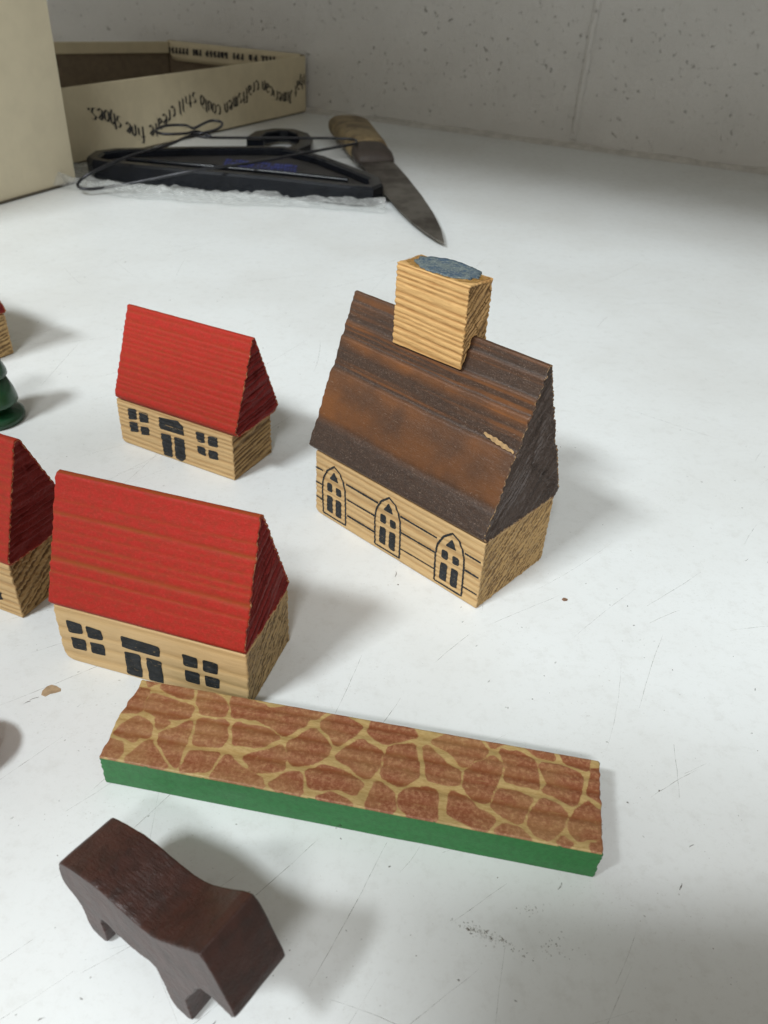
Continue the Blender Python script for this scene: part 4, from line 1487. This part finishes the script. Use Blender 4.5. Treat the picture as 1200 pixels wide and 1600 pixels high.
def film_bag():
    mt, nt, b = new_mat('clear_film')
    q = NB(nt)
    tr_ = nt.nodes.new('ShaderNodeBsdfTransparent')
    tr_.inputs[0].default_value = (.93, .94, .94, 1)
    mx = nt.nodes.new('ShaderNodeMixShader')
    b.inputs['Base Color'].default_value = (.80, .80, .78, 1)
    b.inputs['Roughness'].default_value = .16
    b.inputs['Specular IOR Level'].default_value = 1.0
    q.l(q.bump(q.noise(2.2, 4, .6, dist=1.0), 1.0, .35), b.inputs['Normal'])
    lw = nt.nodes.new('ShaderNodeLayerWeight')
    lw.inputs[0].default_value = .35
    q.l(q.step(lw.outputs['Facing'], .2, .95, .20, .62), mx.inputs[0])
    q.l(tr_.outputs[0], mx.inputs[1])
    q.l(b.outputs[0], mx.inputs[2])
    q.l(mx.outputs[0], nt.nodes['Material Output'].inputs['Surface'])
    V, F = [], []
    nx, ny = 220, 70
    for j in range(ny + 1):
        for i in range(nx + 1):
            s, t = i / nx, j / ny
            x = -16.9 + s * 16.2
            y0 = 33.95 + .9 * (1 - s) ** 8 * 2.6 - .25 * s + .22 * float(vnoise(s * 16, 0, 0, 81)) + .35 * float(vnoise(s * 5, 0, 0, 82))
            y1 = 39.4 - 1.6 * s + .4 * float(vnoise(s * 7, 3, 0, 83))
            y = y0 + (y1 - y0) * t
            V.append((x, y, 0))
    V = np.array(V)
    X, Y = V[:, 0], V[:, 1]
    s = (X + 16.9) / 16.2
    t = np.tile(np.repeat(np.arange(ny + 1) / ny, 1), (nx + 1, 1)).T.reshape(-1)
    body = np.clip(t / .35, 0, 1)
    body = body * body * (3 - 2 * body)
    over = 0.0
    wr = .16 * np.abs(vnoise(X * 1.2 + Y * .8, Y * 2.2, 0, 84) - .5) * 2 + .10 * np.abs(vnoise(X * 3.2 - Y, Y * 4.2, 0, 85) - .5) * 2 + .05 * vnoise(X * 8, Y * 9, 0, 86)
    hem = .34 * np.exp(-((t - .09) / .05) ** 2)
    V[:, 2] = .02 + hem * (.5 + .8 * vnoise(X * 1.4, 0, 0, 87)) + wr + over * body * 1.02
    under = np.clip((X + 14.4) / .5, 0, 1) * np.clip((Y - (34.75 - .13 * (X + .9))) / .3, 0, 1)
    V[:, 2] = V[:, 2] * (1 - under) + .02 * under
    F = []
    for j in range(ny):
        for i in range(nx):
            a = j * (nx + 1) + i
            F.append((a, a + 1, a + nx + 2, a + nx + 1))
    o = mesh_obj('plastic_bag', V, F, mt, smooth=True)
    tag(o, 'crumpled clear plastic bag lying under the near side of the black hanger', 'plastic bag')


film_bag()


def knife():
    tip, bol, end = Vector((1.64, 30.0)), Vector((-1.36, 41.5)), Vector((-3.15, 49.6))
    ax = (tip - bol).normalized()
    root = thing('kitchen_knife', 'old kitchen knife with worn wooden handle and dull pointed blade lying near the wall', 'knife', (bol.x, bol.y, 0), math.atan2(ax.y, ax.x))
    Lb = (tip - bol).length
    # local x to the tip, y left of travel (towards the right of the photo is +y)
    blade = [(0, .72), (3, .74), (6, .66), (8.5, .50), (10.5, .26), (Lb, -.02), (11.4, -.22), (10.4, -.44), (9.0, -.64), (7.2, -.78), (5, -.84), (2.5, -.86), (.0, -.84)]
    n = len(blade)
    V = []
    for (x, y) in blade:
        V.append((x, y, .50 - .030 * x))
    for (x, y) in blade:
        e = .10 * max(0, min(1, (y + .86) / 1.2)) + .015
        V.append((x, y, .50 - .030 * x + e))
    F = [tuple(range(n)), tuple(range(n, 2 * n))[::-1]] + [(i, n + i, n + (i + 1) % n, (i + 1) % n) for i in range(n)]
    STEEL = plain_mat('tarnished_steel', (.21, .19, .165), .42, .45, .9, metal=.85, bump=.3, bumpd=.01, col2=(.075, .06, .05))
    o = mesh_obj('blade', V, F, STEEL, root)

    def loft(name, secs, mat):
        V, F = [], []
        m_ = 28
        for (x, yc, hw, zc, hz) in secs:
            for k in range(m_):
                th = k / m_ * 2 * PI
                c, s = math.cos(th), math.sin(th)
                V.append((x, yc + hw * math.copysign(abs(c) ** .7, c), zc + hz * math.copysign(abs(s) ** .8, s)))
        for i in range(len(secs) - 1):
            for k in range(m_):
                a, b = i * m_ + k, i * m_ + (k + 1) % m_
                F.append((a, b, b + m_, a + m_))
        F.append(tuple(range(m_))[::-1])
        F.append(tuple(range((len(secs) - 1) * m_, len(secs) * m_)))
        return mesh_obj(name, V, F, mat, root, smooth=True)
    HW = plain_mat('worn_handle_wood', (.27, .20, .10), .62, .4, 1.2, bump=.5, bumpd=.03, col2=(.12, .08, .04))
    BO = plain_mat('dark_bolster', (.050, .036, .028), .6, .3, 3, bump=.4, bumpd=.03)
    loft('bolster', [(.25, -.05, .80, .55, .12), (.10, -.05, .90, .58, .32), (-.6, -.05, .98, .62, .42), (-1.4, -.03, .94, .64, .47), (-1.9, -.02, .88, .64, .47)], BO)
    dlt = (end - bol).normalized()
    bend = ax.x * dlt.y - ax.y * dlt.x
    loft('handle', [(-1.7, -.02, .97, .66, .50), (-2.6, .0, 1.02, .68, .56), (-4.4, .05, 1.03, .70, .58), (-6.4, .10, 1.12, .70, .58), (-7.6, .12, 1.18, .70, .58), (-8.3, .12, 1.10, .69, .52), (-8.75, .12, .85, .68, .40), (-8.95, .12, .5, .66, .22)], HW)


knife()
